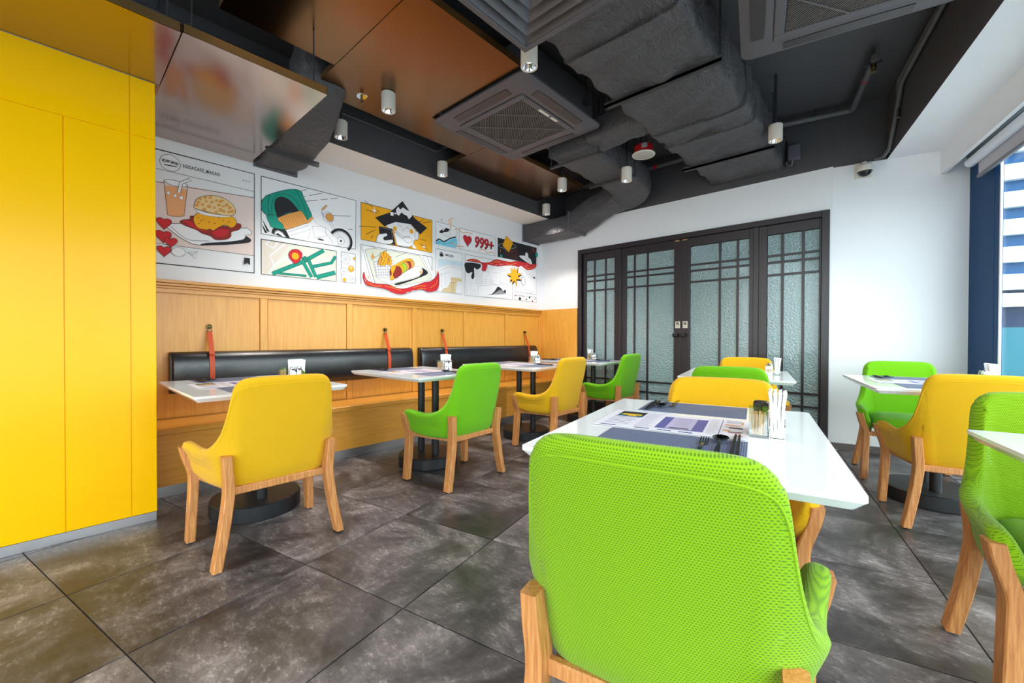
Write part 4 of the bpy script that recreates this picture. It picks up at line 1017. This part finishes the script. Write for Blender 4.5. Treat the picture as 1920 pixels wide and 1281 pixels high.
# toothpick box
def pick_meshes():
    g = MB(); a, h, w = .022, .088, .0022
    g.box(-a-.006, a+.006, -a*.8-.006, a*.8+.006, 0, .006)
    for s in (-1, 1): g.box(s*a-w/2, s*a+w/2, -a*.8, a*.8, .006, h); g.box(-a, a, s*a*.8-w/2, s*a*.8+w/2, .006, h)
    rs = random.Random(3); tp = []
    for k in range(34):
        x, y = rs.uniform(-.016, .016), rs.uniform(-.012, .012); dx, dy = rs.uniform(-.006, .006), rs.uniform(-.004, .004)
        x1 = max(-.018, min(.018, x+dx)); y1 = max(-.014, min(.014, y+dy))
        tp.append(([(x, y, .007), (x1, y1, .070+rs.uniform(-.004, .006))]))
    b = MB()
    for p in tp: b.tube(p, .0011, 0, 5)
    return g.mesh('acrylic_case', ACRYL), b.mesh('toothpicks', PICK)
PKC, PKT = pick_meshes()
def jar_meshes():
    return (MB().lathe([(.018, 0), (.020, .003), (.020, .062), (.017, .066)], n=20).mesh('body', GREYMAT_B, 30), MB().lathe([(.0205, .066), (.0212, .070), (.0212, .088), (.018, .092)], n=20).mesh('lid', mat('jar_lid', srgb(52, 44, 42), .2), 30),
            MB().lathe([(.017, 0), (.0185, .003), (.0185, .074), (.015, .080)], n=20).mesh('body', CHROME, 30), MB().lathe([(.0155, .080), (.0155, .088), (.010, .092)], n=20).mesh('lid', STEEL, 30))
JB, JL, SB_, SL_ = jar_meshes()
def napkin_meshes():
    h = MB(); w = .052
    def arch(y):
        n = 12; pts = [(-w, 0), (w, 0)]+[(w*math.cos(R(180*i/n)), .022+.050*math.sin(R(180*i/n))) for i in range(n+1)]
        h.add([(x, y-.001, z) for x, z in pts]+[(x, y+.001, z) for x, z in pts], [tuple(range(len(pts))), tuple(range(2*len(pts)-1, len(pts)-1, -1))]+[(i, (i+1) % len(pts), len(pts)+(i+1) % len(pts), len(pts)+i) for i in range(len(pts))])
    arch(-.018); arch(.018); h.box(-w, w, -.018, .018, 0, .002)
    ns = []
    rs = random.Random(5)
    for k in range(4):
        b = MB(); y = -.0165+.0082*k; n = 8; vs = []; fs = []
        hh = .128+rs.uniform(-.008, .006); fan = (k-1.5)/1.5
        for i in range(n+1):
            for x in (-.047, -.02, .01, .038, .047):
                z = .003+hh*i/n; yy = y+.012*max(0, i/n-.45)*fan+.0012*math.sin(x*70+k+i*.8); vs.append((x*(1+.03*i/n), yy, z))
        m_ = len(vs)
        vs += [(x, yy+.0080+.0004*math.sin(z*60+k), z-(.004 if z > .11 else 0)) for x, yy, z in vs]
        for i in range(n):
            for j in range(4):
                a = i*5+j; fs.append((a, a+1, a+6, a+5)); fs.append((m_+a, m_+a+5, m_+a+6, m_+a+1))
            fs.append((i*5, i*5+5, m_+i*5+5, m_+i*5)); fs.append((i*5+4, m_+i*5+4, m_+i*5+9, i*5+9))
        fs.append((0, m_, m_+4, 4)); fs.append((n*5, n*5+4, m_+n*5+4, m_+n*5))
        b.add(vs, fs); ns.append(b.mesh('napkin', NAPKIN, 30))
    return h.mesh('holder', CHROME), ns
NH, NN = napkin_meshes()
def single(name, me, loc, rz, label, cat, group):
    o = link(name, me); o.location = loc; o.rotation_euler.z = rz; return tag(o, label, cat, group)
def put(Tl, Tr, x, y): c, s = math.cos(Tr), math.sin(Tr); return Vector((Tl[0]+c*x-s*y, Tl[1]+s*x+c*y, TZ))
def fork(loc, rz, label, g):
    t = thing('fork', label, 'fork', loc, rz, g); link('handle', FKH, t); link('neck', FKN, t)
    for q in FKT: link('tine', q, t)
def spoon(loc, rz, label, g):
    t = thing('spoon', label, 'spoon', loc, rz, g); link('handle', SPH, t); link('bowl', SPB, t)
for n_, (loc, rz, w, l, lab, at, grp, off) in enumerate(TB):
    table(loc, rz, w, l, lab, grp, off)
    P = lambda x, y: put(loc, rz, x, y)
    up = Vector((0, 0, .0019))
    near_name = 'chair end' if n_ < 4 else ('green chair end' if n_ in (4, 5) else ('yellow chair end' if n_ == 6 else 'open end'))
    far_name = 'bench end' if n_ < 4 else ('yellow chair end' if n_ in (4, 5) else 'green chair end')
    single('placemat', PMATME, P(-.025, -.285), rz, f'slate placemat, {near_name} of {at}', 'placemat', 'placemats on the tables')
    single('placemat', PMATME, P(-.035, .345), rz, f'slate placemat, {far_name} of {at}', 'placemat', 'placemats on the tables')
    mo = single('menu_sheet', MENU, P(-.062, .012)+up, rz, f'printed paper menu lying between the placemats on {at}', 'menu', 'menus on the tables')
    for sg, yy, r2, en in ((1, -.238, 0, near_name), (-1, .36, math.pi, far_name)):
        bx = -.025 if sg > 0 else -.03
        z2 = Vector((0, 0, .0034 if sg < 0 else .0034))
        fork(P(bx+sg*.085, yy-sg*.045)+z2, rz+r2, f'steel fork, {en} of {at}', 'forks on the tables')
        spoon(P(bx+sg*.123, yy-sg*.010)+z2, rz+r2, f'steel spoon, {en} of {at}', 'spoons on the tables')
        for q in (0, 1):
            single('chopstick', CHOP, P(bx+sg*(.155+.012*q), yy+sg*.02)+z2, rz+r2+R(1.2*(q-.5)), f'black chopstick, {en} of {at}', 'chopstick', f'chopsticks {en} of {at}')
    t = thing('toothpick_holder', f'clear box full of toothpicks on {at}', 'holder', P(.186, -.055) if n_ == 4 else (P(.175, -.02) if n_ < 4 else P(.225, -.075)), rz, 'toothpick boxes on the tables')
    link('acrylic_case', PKC, t); o = link('toothpicks', PKT, t); o['kind'] = 'stuff'
    if n_ == 4:
        t = thing('pepper_jar', f'dark pepper jar behind the toothpicks on {at}', 'jar', P(.194, .035), rz, 'shakers on the tables'); link('body', JB, t); link('lid', JL, t)
        nx, ny, nr = .234, -.022, R(88)
    else:
        t = thing('pepper_shaker', f'shiny metal pepper shaker on {at}', 'shaker', P(.225, -.045) if n_ < 4 else P(.232, -.030), rz, 'shakers on the tables'); link('body', SB_, t); link('lid', SL_, t)
        t = thing('salt_shaker', f'shiny metal salt shaker near the napkins on {at}', 'shaker', P(.262, -.050) if n_ < 4 else P(.232, .012), rz, 'shakers on the tables'); link('body', SB_, t); link('lid', SL_, t)
        nx, ny, nr = .275, .025, R(12) if n_ in (0, 1, 2, 3) else R(84)
        if n_ in (4, 5): nx, ny = .285, .06
    t = thing('napkin_holder', f'white paper napkins in a steel holder on {at}', 'napkin holder', P(nx, ny), rz+nr, 'napkin holders on the tables')
    link('holder', NH, t)
    for q in NN: link('napkin', q, t)

# ================================================================== CEILING EQUIPMENT
def hang(b, x, y, z0, r=.004): b.tube([(x, y, z0), (x, y, ZC)], r, 0, 8)
ROD = mat('threaded_rod', srgb(70, 72, 78), .4, .6)
# --- mirror finish metal panels on rods
def metal_panel(label, poly, z, rods, edge=.045, m=None):
    x0 = sum(p[0] for p in poly)/len(poly); y0 = sum(p[1] for p in poly)/len(poly)
    t = thing('ceiling_panel', label, 'ceiling panel', (x0, y0, z), 0, 'metal ceiling panels')
    q = [(x-x0, y-y0) for x, y in poly]; n = len(q)
    MB().prism(q, 0, .003).build('sheet', m or PANEL, t)
    for i in range(n):
        a, b = Vector((*q[i], 0)), Vector((*q[(i+1) % n], 0)); c = (Vector((sum(p[0] for p in q)/n, sum(p[1] for p in q)/n, 0)))
        d = (b-a).normalized(); inn = Vector((-d.y, d.x, 0))*.003
        if sum((q[k][0]*q[(k+1) % n][1]-q[(k+1) % n][0]*q[k][1]) for k in range(n)) < 0: inn = -inn
        pts = [a, b, b+inn, a+inn]
        MB().add([(p.x, p.y, .002) for p in pts]+[(p.x, p.y, edge) for p in pts], [(0, 1, 2, 3), (4, 5, 6, 7), (0, 1, 5, 4), (1, 2, 6, 5), (2, 3, 7, 6), (3, 0, 4, 7)]).build('folded_edge', GOLDEDGE, t)
    for x, y in rods:
        b = MB(); b.tube([(x-x0, y-y0, .002), (x-x0, y-y0, ZC-z)], .0045, 0, 8); b.box(x-x0-.012, x-x0+.012, y-y0-.012, y-y0+.012, .003, .03); b.build('hanger_rod', ROD, t)
metal_panel('brushed metal ceiling panel reflecting the yellow wall below it', [(XY+.002, -3.0), (-2.445, -3.0), (-2.445, .405), (XY+.002, .405)], 2.44, [(-2.47, .36), (-2.47, .10), (-2.47, -1.2)])
metal_panel('low metal ceiling panel reflecting the burger drawing of the mural', [(XL+.002, .412), (-2.445, .412), (-2.445, 1.083), (XL+.002, 1.083)], 2.445, [(-2.47, .45), (-2.48, 1.02), (-3.4, .45)])
ZP = 2.80
metal_panel('short bronze ceiling panel with one edge over the gap by the duct', [(-2.69, .61), (-1.80, .61), (-1.80, 1.238), (-2.69, 1.238)], ZP, [(-1.85, .70), (-2.62, .7)], m=PANELB)
metal_panel('broad bronze ceiling panel cut around the air conditioner', [(-3.06, 1.243), (-1.80, 1.243), (-1.80, 2.055), (-2.745, 2.055), (-2.745, 2.705), (-3.06, 2.705)], ZP, [(-1.85, 1.75), (-1.84, 1.32), (-3.0, 1.4)], m=PANELB)
metal_panel('bronze ceiling panel running along the mural beam towards the doors', [(XS+.002, 2.712), (-2.70, 2.712), (-2.70, 4.215), (XS+.002, 4.215)], ZP, [(-2.76, 3.0), (-2.76, 4.15), (-3.3, 4.1)], m=PANELB)

# --- ceiling cassette air conditioners
def cassette(loc, rz, label, body_top):
    t = thing('air_conditioner', label, 'air conditioner', loc, rz, 'ceiling cassette air conditioners')
    S = .95; b = MB(); rings = [(rrect(S, S, .06, 6), .035), (rrect(S+.004, S+.004, .062, 6), .020), (rrect(S-.06, S-.06, .05, 6), .004), (rrect(.66, .66, .05, 6), -.004), (rrect(.64, .64, .045, 6), .0)]
    n = len(rings[0][0]); vs = [(x, y, z) for r_, z in rings for x, y in r_]; fs = []
    for k in range(len(rings)-1):
        for i in range(n): j = (i+1) % n; fs.append((k*n+i, k*n+j, (k+1)*n+j, (k+1)*n+i))
    fs.append(tuple(range(n))); b.add(vs, fs); b.build('fascia', AC, t, 35)
    # return grille
    gm = mat('grille_black', srgb(14, 14, 16), .6)
    MB().prism(rrect(.55, .55, .03, 4), -.002, .002).build('grille_back', gm, t)
    fr = MB()
    for a0, a1, b0, b1 in ((-.32, .32, -.32, -.272), (-.32, .32, .272, .32), (-.32, -.272, -.272, .272), (.272, .32, -.272, .272)): fr.box(a0, a1, b0, b1, -.012, .0, 0, .004)
    fr.build('grille_frame', AC, t)
    sl_ = MB(); h = .268; k = -2*h+.012
    d = .7071
    while k < 2*h:                                # slats run corner to corner
        x0, x1 = max(-h, k-h), min(h, k+h)
        if x1-x0 > .01:
            p, q = (x0, k-x0), (x1, k-x1)
            sl_.add([(p[0]-.0017, p[1]-.0017, -.008), (p[0]+.0017, p[1]+.0017, -.008), (q[0]+.0017, q[1]+.0017, -.008), (q[0]-.0017, q[1]-.0017, -.008),
                     (p[0]-.0022, p[1]-.0022, -.001), (p[0]+.0022, p[1]+.0022, -.001), (q[0]+.0022, q[1]+.0022, -.001), (q[0]-.0022, q[1]-.0022, -.001)],
                    [(0, 1, 2, 3), (4, 5, 6, 7), (0, 1, 5, 4), (1, 2, 6, 5), (2, 3, 7, 6), (3, 0, 4, 7)])
        k += .0185
    for o_ in (-.19, 0, .19):
        x0, x1 = max(-h, -h-2*o_*0-o_ if o_ < 0 else -h), 0
        c = o_*1.414; lo, hi = max(-h, -h-c), min(h, h-c)
        sl_.sweep([(lo, lo+c, -.010), (hi, hi+c, -.010)], [(-.003, -.002), (.003, -.002), (.003, .002), (-.003, .002)])
    o = sl_.build('grille_slats', mat('slat_grey', srgb(104, 100, 100), .5), t); o['kind'] = 'stuff'
    fm = mat('flap_brown', srgb(60, 54, 56), .4)
    for a in range(4):
        fl_ = MB(); n = 12; vs = []; fs = []
        for i in range(n+1):
            x = -.27+.54*i/n; bow = .012*(1-(x/.27)**2)
            vs += [(x, .365-bow*.5, -.001), (x, .425+bow*.2, .003), (x, .365-bow*.5, .006), (x, .425+bow*.2, .008)]
        for i in range(n): a0 = i*4; fs += [(a0, a0+4, a0+5, a0+1), (a0+2, a0+3, a0+7, a0+6), (a0, a0+2, a0+6, a0+4), (a0+1, a0+5, a0+7, a0+3)]
        fl_.add(vs, fs); o = fl_.build('air_flap', fm, t); o.rotation_euler.z = R(90*a)
        o.location.z = -.0055
    MB().box(-.42, .42, -.42, .42, .030, body_top).build('body', mat('ac_body', srgb(70, 70, 74), .5), t)
    lbm = MB(); lbm.box(.283, .305, -.10, .02, -.0135, -.0115); lbm.box(.283, .305, .04, .12, -.0135, -.0115); lbm.build('label_strip', CREAMP, t)
    for sx in (-1, 1):
        for sy in (-1, 1):
            r_ = MB(); r_.tube([(sx*.44, sy*.30, .16), (sx*.44, sy*.30, ZC-loc[2])], .005, 0, 8); r_.box(sx*.41, sx*.45, sy*.30-.02, sy*.30+.02, .14, .17) if sx > 0 else r_.box(-.45, -.41, sy*.30-.02, sy*.30+.02, .14, .17)
            r_.build('hanger_rod', ROD, t)
    return t
cassette((-2.275, 2.568, 2.757), 0, 'grey ceiling cassette air conditioner set against the bronze panels', .30).scale = (1.042, 1.042, 1.0)
cassette(W2(.392, 2.385, 2.665), D, 'grey ceiling cassette air conditioner between the big duct and windows', .30)

# --- square louvred diffuser
t = thing('air_diffuser', 'square four way louvred ceiling diffuser beside the bronze panels', 'diffuser', (-1.155, 1.405, 2.585))
for k in range(5):
    s = .61-.115*k; b = MB(); o_ = rrect(s, s, .004, 1); i_ = rrect(s-.085, s-.085, .004, 1); n = len(o_); z0, z1 = .0+.004*k, .055+.004*k
    vs = [(x, y, z0) for x, y in o_]+[(x, y, z1) for x, y in i_]+[(x, y, z0+.004) for x, y in o_]+[(x, y, z1+.004) for x, y in i_]
    fs = []
    for i in range(n): j = (i+1) % n; fs += [(i, j, n+j, n+i), (2*n+i, 3*n+i, 3*n+j, 2*n+j), (i, 2*n+i, 2*n+j, j), (n+i, n+j, 3*n+j, 3*n+i)]
    b.add(vs, fs).build('louvre', AC, t)
MB().box(-.29, .29, -.29, .29, .08, .100).build('neck', DARK, t)
fr = MB()
for a0, a1, b0, b1 in ((-.33, .33, -.33, -.30), (-.33, .33, .30, .33), (-.33, -.30, -.30, .30), (.30, .33, -.30, .30)): fr.box(a0, a1, b0, b1, -.006, .09, 0, .003)
fr.build('frame', AC, t)
for x in (-.3, .3):
    for y in (-.3, .3): MB().tube([(x, y, .08), (x, y, .118)], .006, 0, 8).build('hanger_rod', ROD, t)

# --- wrapped ducts
def duct_mesh(path, w, h, seed=0, amp=.010, per=.05, up=(0, 0, 1), rc=.05):
    rs = random.Random(seed); pts = []
    P = [np.array(p, float) for p in path]
    for a, b in zip(P[:-1], P[1:]):
        n = max(1, int(np.linalg.norm(b-a)/per))
        for k in range(n): pts.append(a+(b-a)*k/n)
    pts.append(P[-1]); b = MB(); sec0 = rrect(w, h, rc, 5); sec = []
    for i in range(len(sec0)):                                # add points along the flats
        p, q = np.array(sec0[i]), np.array(sec0[(i+1) % len(sec0)]); m_ = max(1, int(np.linalg.norm(q-p)/.06))
        for k in range(m_): sec.append(tuple(p+(q-p)*k/m_))
    n = len(sec); V = [Vector(p) for p in pts]; up = Vector(up); vs = []; fs = []
    ph = [rs.uniform(0, 6.28) for _ in range(8)]; acc = 0
    for i, p in enumerate(V):
        tg = (V[min(i+1, len(V)-1)]-V[max(i-1, 0)]).normalized(); a = tg.cross(up).normalized(); c = a.cross(tg).normalized()
        acc += (V[i]-V[i-1]).length if i else 0
        sw = 1+amp*4*(abs(math.sin(acc*5.2+ph[0]))-.6)*.35
        for x, y in sec:
            d = amp*(math.sin(x*14+acc*7+ph[1])*math.sin(y*17+acc*9+ph[2])+.5*math.sin(acc*31+x*20+ph[3]))
            l = math.hypot(x, y); vs.append(p+a*(x*sw+x/l*d)+c*(y*sw+y/l*d))
    for i in range(len(V)-1):
        for j in range(n): k = (j+1) % n; fs.append((i*n+j, i*n+k, (i+1)*n+k, (i+1)*n+j))
    fs.append(tuple(range(n))); fs.append(tuple((len(V)-1)*n+j for j in range(n)))
    return b.add(vs, fs)
t = thing('air_duct', 'wide foil wrapped air duct painted grey, running to the door wall', 'duct', (-1.13, 0, 2.87), 0, 'wrapped air ducts')
duct_mesh([(0, -2.6, 0), (0, YB-.005, 0)], .69, .34, 1, .016, .045).build('wrap', WRAP, t, 60)
for y in (-.9, .9, 2.68, 4.20):
    br = MB(); br.box(-.40, .38, y-.018, y+.018, -.196, -.176); br.box(-.40, .38, y-.018, y-.014, -.196, -.160); br.build('angle_bracket', mat('bracket_grey', srgb(62, 60, 62), .5), t)
    for x in (-.39, .365): MB().tube([(x, y, -.205), (x, y, ZC-2.87)], .0055, 0, 8).build('hanger_rod', ROD, t)
duct_mesh([(-.30, 3.22, -.03), (-.52, 3.24, -.03), (-.83, 3.27, -.03)], .30, .22, 12, .010, .04).build('branch', WRAP, t, 60)
for y in (.2, 1.55, 2.1, 3.35, 3.62): duct_mesh([(0, y, -.004), (0, y+.13, -.004)], .715, .362, 3, .008, .03).build('joint_band', WRAP, t, 60)
t = thing('air_duct', 'grey wrapped duct bending from the air conditioner down to the mural wall', 'duct', (0, 0, 0), 0, 'wrapped air ducts')
duct_mesh([(-2.18, 3.14, 2.83), (-2.18, 4.10, 2.81), (-2.185, 4.30, 2.80), (-2.22, 4.48, 2.785), (-2.31, 4.59, 2.77), (-2.46, 4.64, 2.745)], .42, .25, 5, .008, .05, rc=.04).build('straight_run', WRAP, t, 60)
duct_mesh([(-2.42, 4.64, 2.745), (-2.60, 4.64, 2.72), (-2.78, 4.64, 2.66), (-2.95, 4.64, 2.575), (-3.06, 4.64, 2.535), (-3.10, 4.64, 2.53)], .36, .235, 6, .007, .04, rc=.04).build('drop_bend', WRAP, t, 60)
duct_mesh([(-3.03, 4.64, 2.53), (-3.16, 4.64, 2.512), (-3.36, 4.64, 2.508), (XL+.004, 4.64, 2.508)], .345, .215, 7, .004, .05, rc=.02).build('wall_run', WRAP, t, 60)
MB().box(XL, XL+.02, 4.445, 4.832, 2.385, 2.625, 0, .004).build('wall_flange', mat('flange_grey', srgb(96, 94, 104), .5), t)
br = MB(); br.box(-3.08, -3.055, 4.45, 4.85, 2.405, 2.655, 0, .003); br.build('joint_flange', mat('flange_grey', srgb(96, 94, 104), .5), t)
for y in (3.25, 3.95):
    br = MB(); br.box(-2.45, -1.91, y-.015, y+.015, 2.662, 2.678); br.build('angle_bracket', mat('bracket_grey', srgb(62, 60, 62), .5), t)
    for x in (-2.44, -1.92): MB().tube([(x, y, 2.655), (x, y, ZC)], .005, 0, 8).build('hanger_rod', ROD, t)
t = thing('air_duct', 'grey wrapped duct dropping to the mural wall behind the low panel', 'duct', (0, 0, 0), 0, 'wrapped air ducts')
duct_mesh([(XL+.004, 1.27, 2.535), (-3.60, 1.27, 2.545), (-3.36, 1.27, 2.575), (-3.16, 1.27, 2.66), (-3.02, 1.27, 2.79), (-2.95, 1.27, 2.96), (-2.92, 1.27, ZC-.005)], .33, .20, 9, .010, .045, rc=.04).build('wrap', WRAP, t, 60)
MB().box(XL, XL+.012, 1.10, 1.44, 2.42, 2.65, 0, .004).build('wall_flange', mat('flange_grey', srgb(96, 94, 104), .5), t)
br = MB(); br.box(-3.50, -3.475, 1.08, 1.47, 2.425, 2.437); br.box(-3.475, -3.47, 1.08, 1.47, 2.425, 2.46); br.build('angle_bracket', mat('bracket_grey', srgb(62, 60, 62), .5), t)
t = thing('flexible_duct', 'grey round flexible duct above the bronze panels by the diffuser', 'duct', (0, 0, 0))
fp = cr_resample([(-1.66, .9, 3.04), (-1.66, 1.2, 3.03), (-1.66, 1.42, 3.00), (-1.67, 1.60, 2.96), (-1.66, 1.72, 2.95), (-1.69, 1.80, 3.0), (-1.72, 1.82, 3.08)], 8)
MB().sweep([tuple(p) for p in fp], [(.075*math.cos(R(20*i)), .075*math.sin(R(20*i))) for i in range(18)], scales=[1+.05*(i % 2) for i in range(len(fp))]).build('hose', PIPE, t, 60)
MB().tube([(-1.66, .92, 3.04), (-1.66, .92, ZC)], .06, 0, 14).build('ceiling_collar', PIPE, t, 30)

# --- downlights
def lamp_meshes():
    return (MB().lathe([(.040, .004), (.0475, 0), (.050, .002), (.050, .126), (.046, .130), (.0, .130)], n=28, cap=False).mesh('can', LAMPW, 30),
            MB().lathe([(.040, .004), (.034, .020), (.022, .045)], n=24, cap=False).mesh('reflector', CHROME, 40), MB().lathe([(.0, .040), (.022, .040)], n=20, cap=False).mesh('lamp', LED))
LC, LR, LE = lamp_meshes()
LSP = [((-1.586, 1.891), 'white downlight hanging beside the corner of the louvred diffuser'), ((-2.706, 1.642), 'white downlight under the broad bronze panel'),
       ((-3.255, 1.549), 'white downlight beside the duct that drops to the mural wall'), ((-3.270, 2.578), 'white downlight above the photo taker drawing of the mural'),
       ((-2.638, 3.706), 'white downlight between the corner duct and the long bronze panel'), ((-3.300, 4.286), 'white downlight in the corner above the space drawing'),
       ((-1.905, 3.748), 'white downlight beside the red ceiling speaker'), ((-.697, 3.924), 'white downlight beside the end of the wide duct'),
       ((.25, .55), 'added white downlight out of view over the large green mesh chair'), ((-1.95, -.9), 'added white downlight out of view, over the floor in front of the yellow wall'), ((.3, -1.6), 'added white downlight out of view near the added glazed shop front')]  # last three hang out of view, added to light the room
for (x, y), lab in LSP:
    zb = 2.669 if (x, y) == (-2.706, 1.642) else (2.55 if (x, y) == (-1.905, 3.748) else 2.62); t = thing('downlight', lab, 'downlight', (x, y, zb), 0, 'white can downlights')
    link('can', LC, t); link('reflector', LR, t); link('lamp', LE, t)
    MB().tube([(0, 0, .128), (0, 0, (ZP-zb) if (x, y) == (-2.706, 1.642) else ZC-zb)], .011, 0, 10).build('stem', ROD, t)
    l = bpy.data.lights.new('downlight_beam', 'SPOT'); l.energy = SPOT_W; l.spot_size = R(105); l.spot_blend = .8; l.shadow_soft_size = .035; l.color = (1, .93, .84)
    o = bpy.data.objects.new('downlight_beam', l); COL.objects.link(o); o.parent = t; o.location = (0, 0, .02)

# --- red backed ceiling speaker
t = thing('ceiling_speaker', 'round ceiling speaker with a red metal back and white grille', 'speaker', (-1.70, 3.675, 2.72))
MB().lathe([(.0, .0), (.088, .0), (.094, .003)], n=36, cap=False).build('grille', mat('speaker_grille', srgb(190, 186, 180), .7), t, 30)
MB().lathe([(.088, -.001), (.100, -.003), (.103, .004), (.100, .008), (.084, .010)], n=36, cap=False).build('rim', CREAMP, t, 40)
MB().lathe([(.082, .008), (.082, .080), (.074, .088), (.0, .088)], n=36, cap=False).build('back_can', RED, t, 40)
MB().box(.02, .07, -.086, -.072, .035, .072).build('data_label', mat('label_grey', srgb(160, 162, 168), .6), t)
for q in (-.03, .03): MB().tube([(q, 0, .086), (q*.6, 0, ZC-2.72)], .004, 0, 8).build('cable', MATTEBLACK, t)

# --- pipes
def pipe(label, pts, r, m=PIPE, cat='pipe', name='ceiling_pipe', clips=(), bands=(), slab=()):
    t = thing(name, label, cat, (0, 0, 0)); MB().tube(pts, r, 0, 12).build('run', m, t, 60)
    for p in clips: MB().box(p[0]-.02, p[0]+.02, p[1]-.02, p[1]+.02, p[2]-r-.006, ZC).build('clip', ROD, t)
    for p in slab: MB().box(p[0]-.006, p[0]+.006, p[1]-.006, p[1]+.006, p[2], ZC).build('hanger', ROD, t)
    for a, b in bands: MB().tube([a, b], r+.0015, 0, 12).build('red_band', RED, t, 40)
    return t
w = lambda x, y, z: tuple(W2(x, y, z))
pipe('grey sprinkler pipe elbowed along the corner wall with a red band', [w(.20, 4.77, 3.075), w(.70, 4.77, 3.075), w(.725, 4.76, 3.075), w(.735, 4.735, 3.075), w(.735, 3.95, 3.075)], .024, bands=[(w(.735, 4.28, 3.075), w(.735, 4.265, 3.075))], slab=[w(.46, 4.77, 3.075), w(.735, 3.99, 3.075)])
t = thing('sprinkler_head', 'brass tipped sprinkler head on the pipe by the corner wall', 'sprinkler', W2(.735, 4.0, 3.05), D)
MB().lathe([(.018, .0), (.018, -.035), (.012, -.04), (.010, -.055), (.020, -.058), (.020, -.061)], n=14).build('head', BRASS, t, 30); MB().box(-.05, .05, -.012, .012, -.004, .008).build('yoke', ROD, t)
pipe('grey pipe with red bands crossing above the corner duct', [(-3.35, 4.80, 3.06), (-1.50, 4.80, 3.06)], .028, bands=[((-2.09, 4.80, 3.06), (-2.05, 4.80, 3.06))], slab=[(-2.9, 4.8, 3.06), (-1.7, 4.8, 3.06)])
pipe('grey sprinkler pipe with red rings beside the long bronze panel', [(-2.50, 2.95, 2.93), (-2.50, 4.45, 2.93)], .040, bands=[((-2.50, 3.93, 2.93), (-2.50, 3.945, 2.93)), ((-2.50, 3.98, 2.93), (-2.50, 3.995, 2.93))], slab=[(-2.5, 3.2, 2.93), (-2.5, 4.2, 2.93)])
t = thing('sprinkler_head', 'brass sprinkler head hanging beside the long bronze panel', 'sprinkler', (-2.55, 3.86, 2.90))
MB().lathe([(.014, .02), (.014, -.02), (.010, -.03), (.010, -.07), (.020, -.075), (.020, -.078)], n=14).build('head', BRASS, t, 30); MB().tube([(0, 0, .02), (.05, 0, .03)], .012, 0, 10).build('branch', PIPE, t)
t = thing('sprinkler_head', 'sprinkler head with a round chrome plate under the broad bronze panel', 'sprinkler', (-2.884, 1.529, ZP))
MB().lathe([(.0, -.006), (.036, -.006), (.042, -.001), (.042, .0)], n=24, cap=False).build('escutcheon', CHROME, t, 30)
MB().lathe([(.008, -.004), (.008, -.03), (.004, -.045), (.015, -.05), (.015, -.052)], n=14).build('head', BRASS, t, 30)
pipe('thin conduit along the charcoal face of the mural beam', [(XS+.014, 1.4, 2.90), (XS+.014, 2.6, 2.90), (-3.30, 2.66, 2.94)], .011, DARK, 'conduit', 'conduit')
for k, z in enumerate((3.0, 3.05)):
    pipe(['lower', 'upper'][k]+' of two slim charcoal conduits along the mural beam', [(XS+.016, .3, z), (XS+.016, 4.5, z)], .014, DARK, 'conduit', 'conduit')
pipe('grey conduit down the window beam ending at the security camera', [w(.965, 3.2, 3.06), w(.965, 4.33, 3.02), w(.968, 4.38, 2.97), w(.970, 4.62, 2.70), w(.972, 4.70, 2.645), w(.955, 4.80, 2.628), w(.925, 4.835, 2.625), w(.90, 4.838, 2.624)], .016, PIPE, 'conduit', 'conduit')
pipe('second slim conduit running along the dark face of the window beam', [w(.972, -1.0, 3.09), w(.972, 4.42, 3.09), w(.972, 4.45, 3.05), w(.972, 4.45, 2.80)], .016, PIPE, 'conduit', 'conduit')
t = thing('junction_box', 'small grey electrical box with a hooked conduit on the door wall', 'electrical box', (-.70, YB-.035, 2.83))
MB().box(-.05, .05, -.03, .035, -.07, .07, 0, .006).build('box', mat('flange_grey', srgb(96, 94, 104), .5), t); MB().tube([(-.06, -.01, .12), (-.065, -.01, -.08), (-.05, -.01, -.12), (-.02, -.01, -.12), (-.01, -.01, -.07)], .011, 0, 8).build('conduit_hook', PIPE, t, 60)

# --- dome security camera
t = thing('security_camera', 'white dome security camera under the dark paint line of the corner wall', 'camera', W2(.825, WB, 2.545), D)
MB().box(-.06, .06, -.012, 0, -.07, .07, 0, .003).build('wall_plate', CREAMP, t)
MB().sweep([(0, -.006, .045), (0, -.05, .050), (0, -.085, .035), (0, -.085, .012)], [(.022*math.cos(R(30*i)), .022*math.sin(R(30*i))) for i in range(12)]).build('arm', CREAMP, t, 50)
MB().lathe([(.0, .020), (.050, .018), (.058, .010), (.060, -.028), (.054, -.036)], (0, -.085, 0), 28, cap=False).build('housing', CREAMP, t, 30)
MB().lathe([(.050, -.034), (.046, -.052), (.034, -.068), (.016, -.077), (.0, -.079)], (0, -.085, 0), 24, cap=False).build('dome', mat('smoked_dome', srgb(16, 18, 24), .05), t, 60)
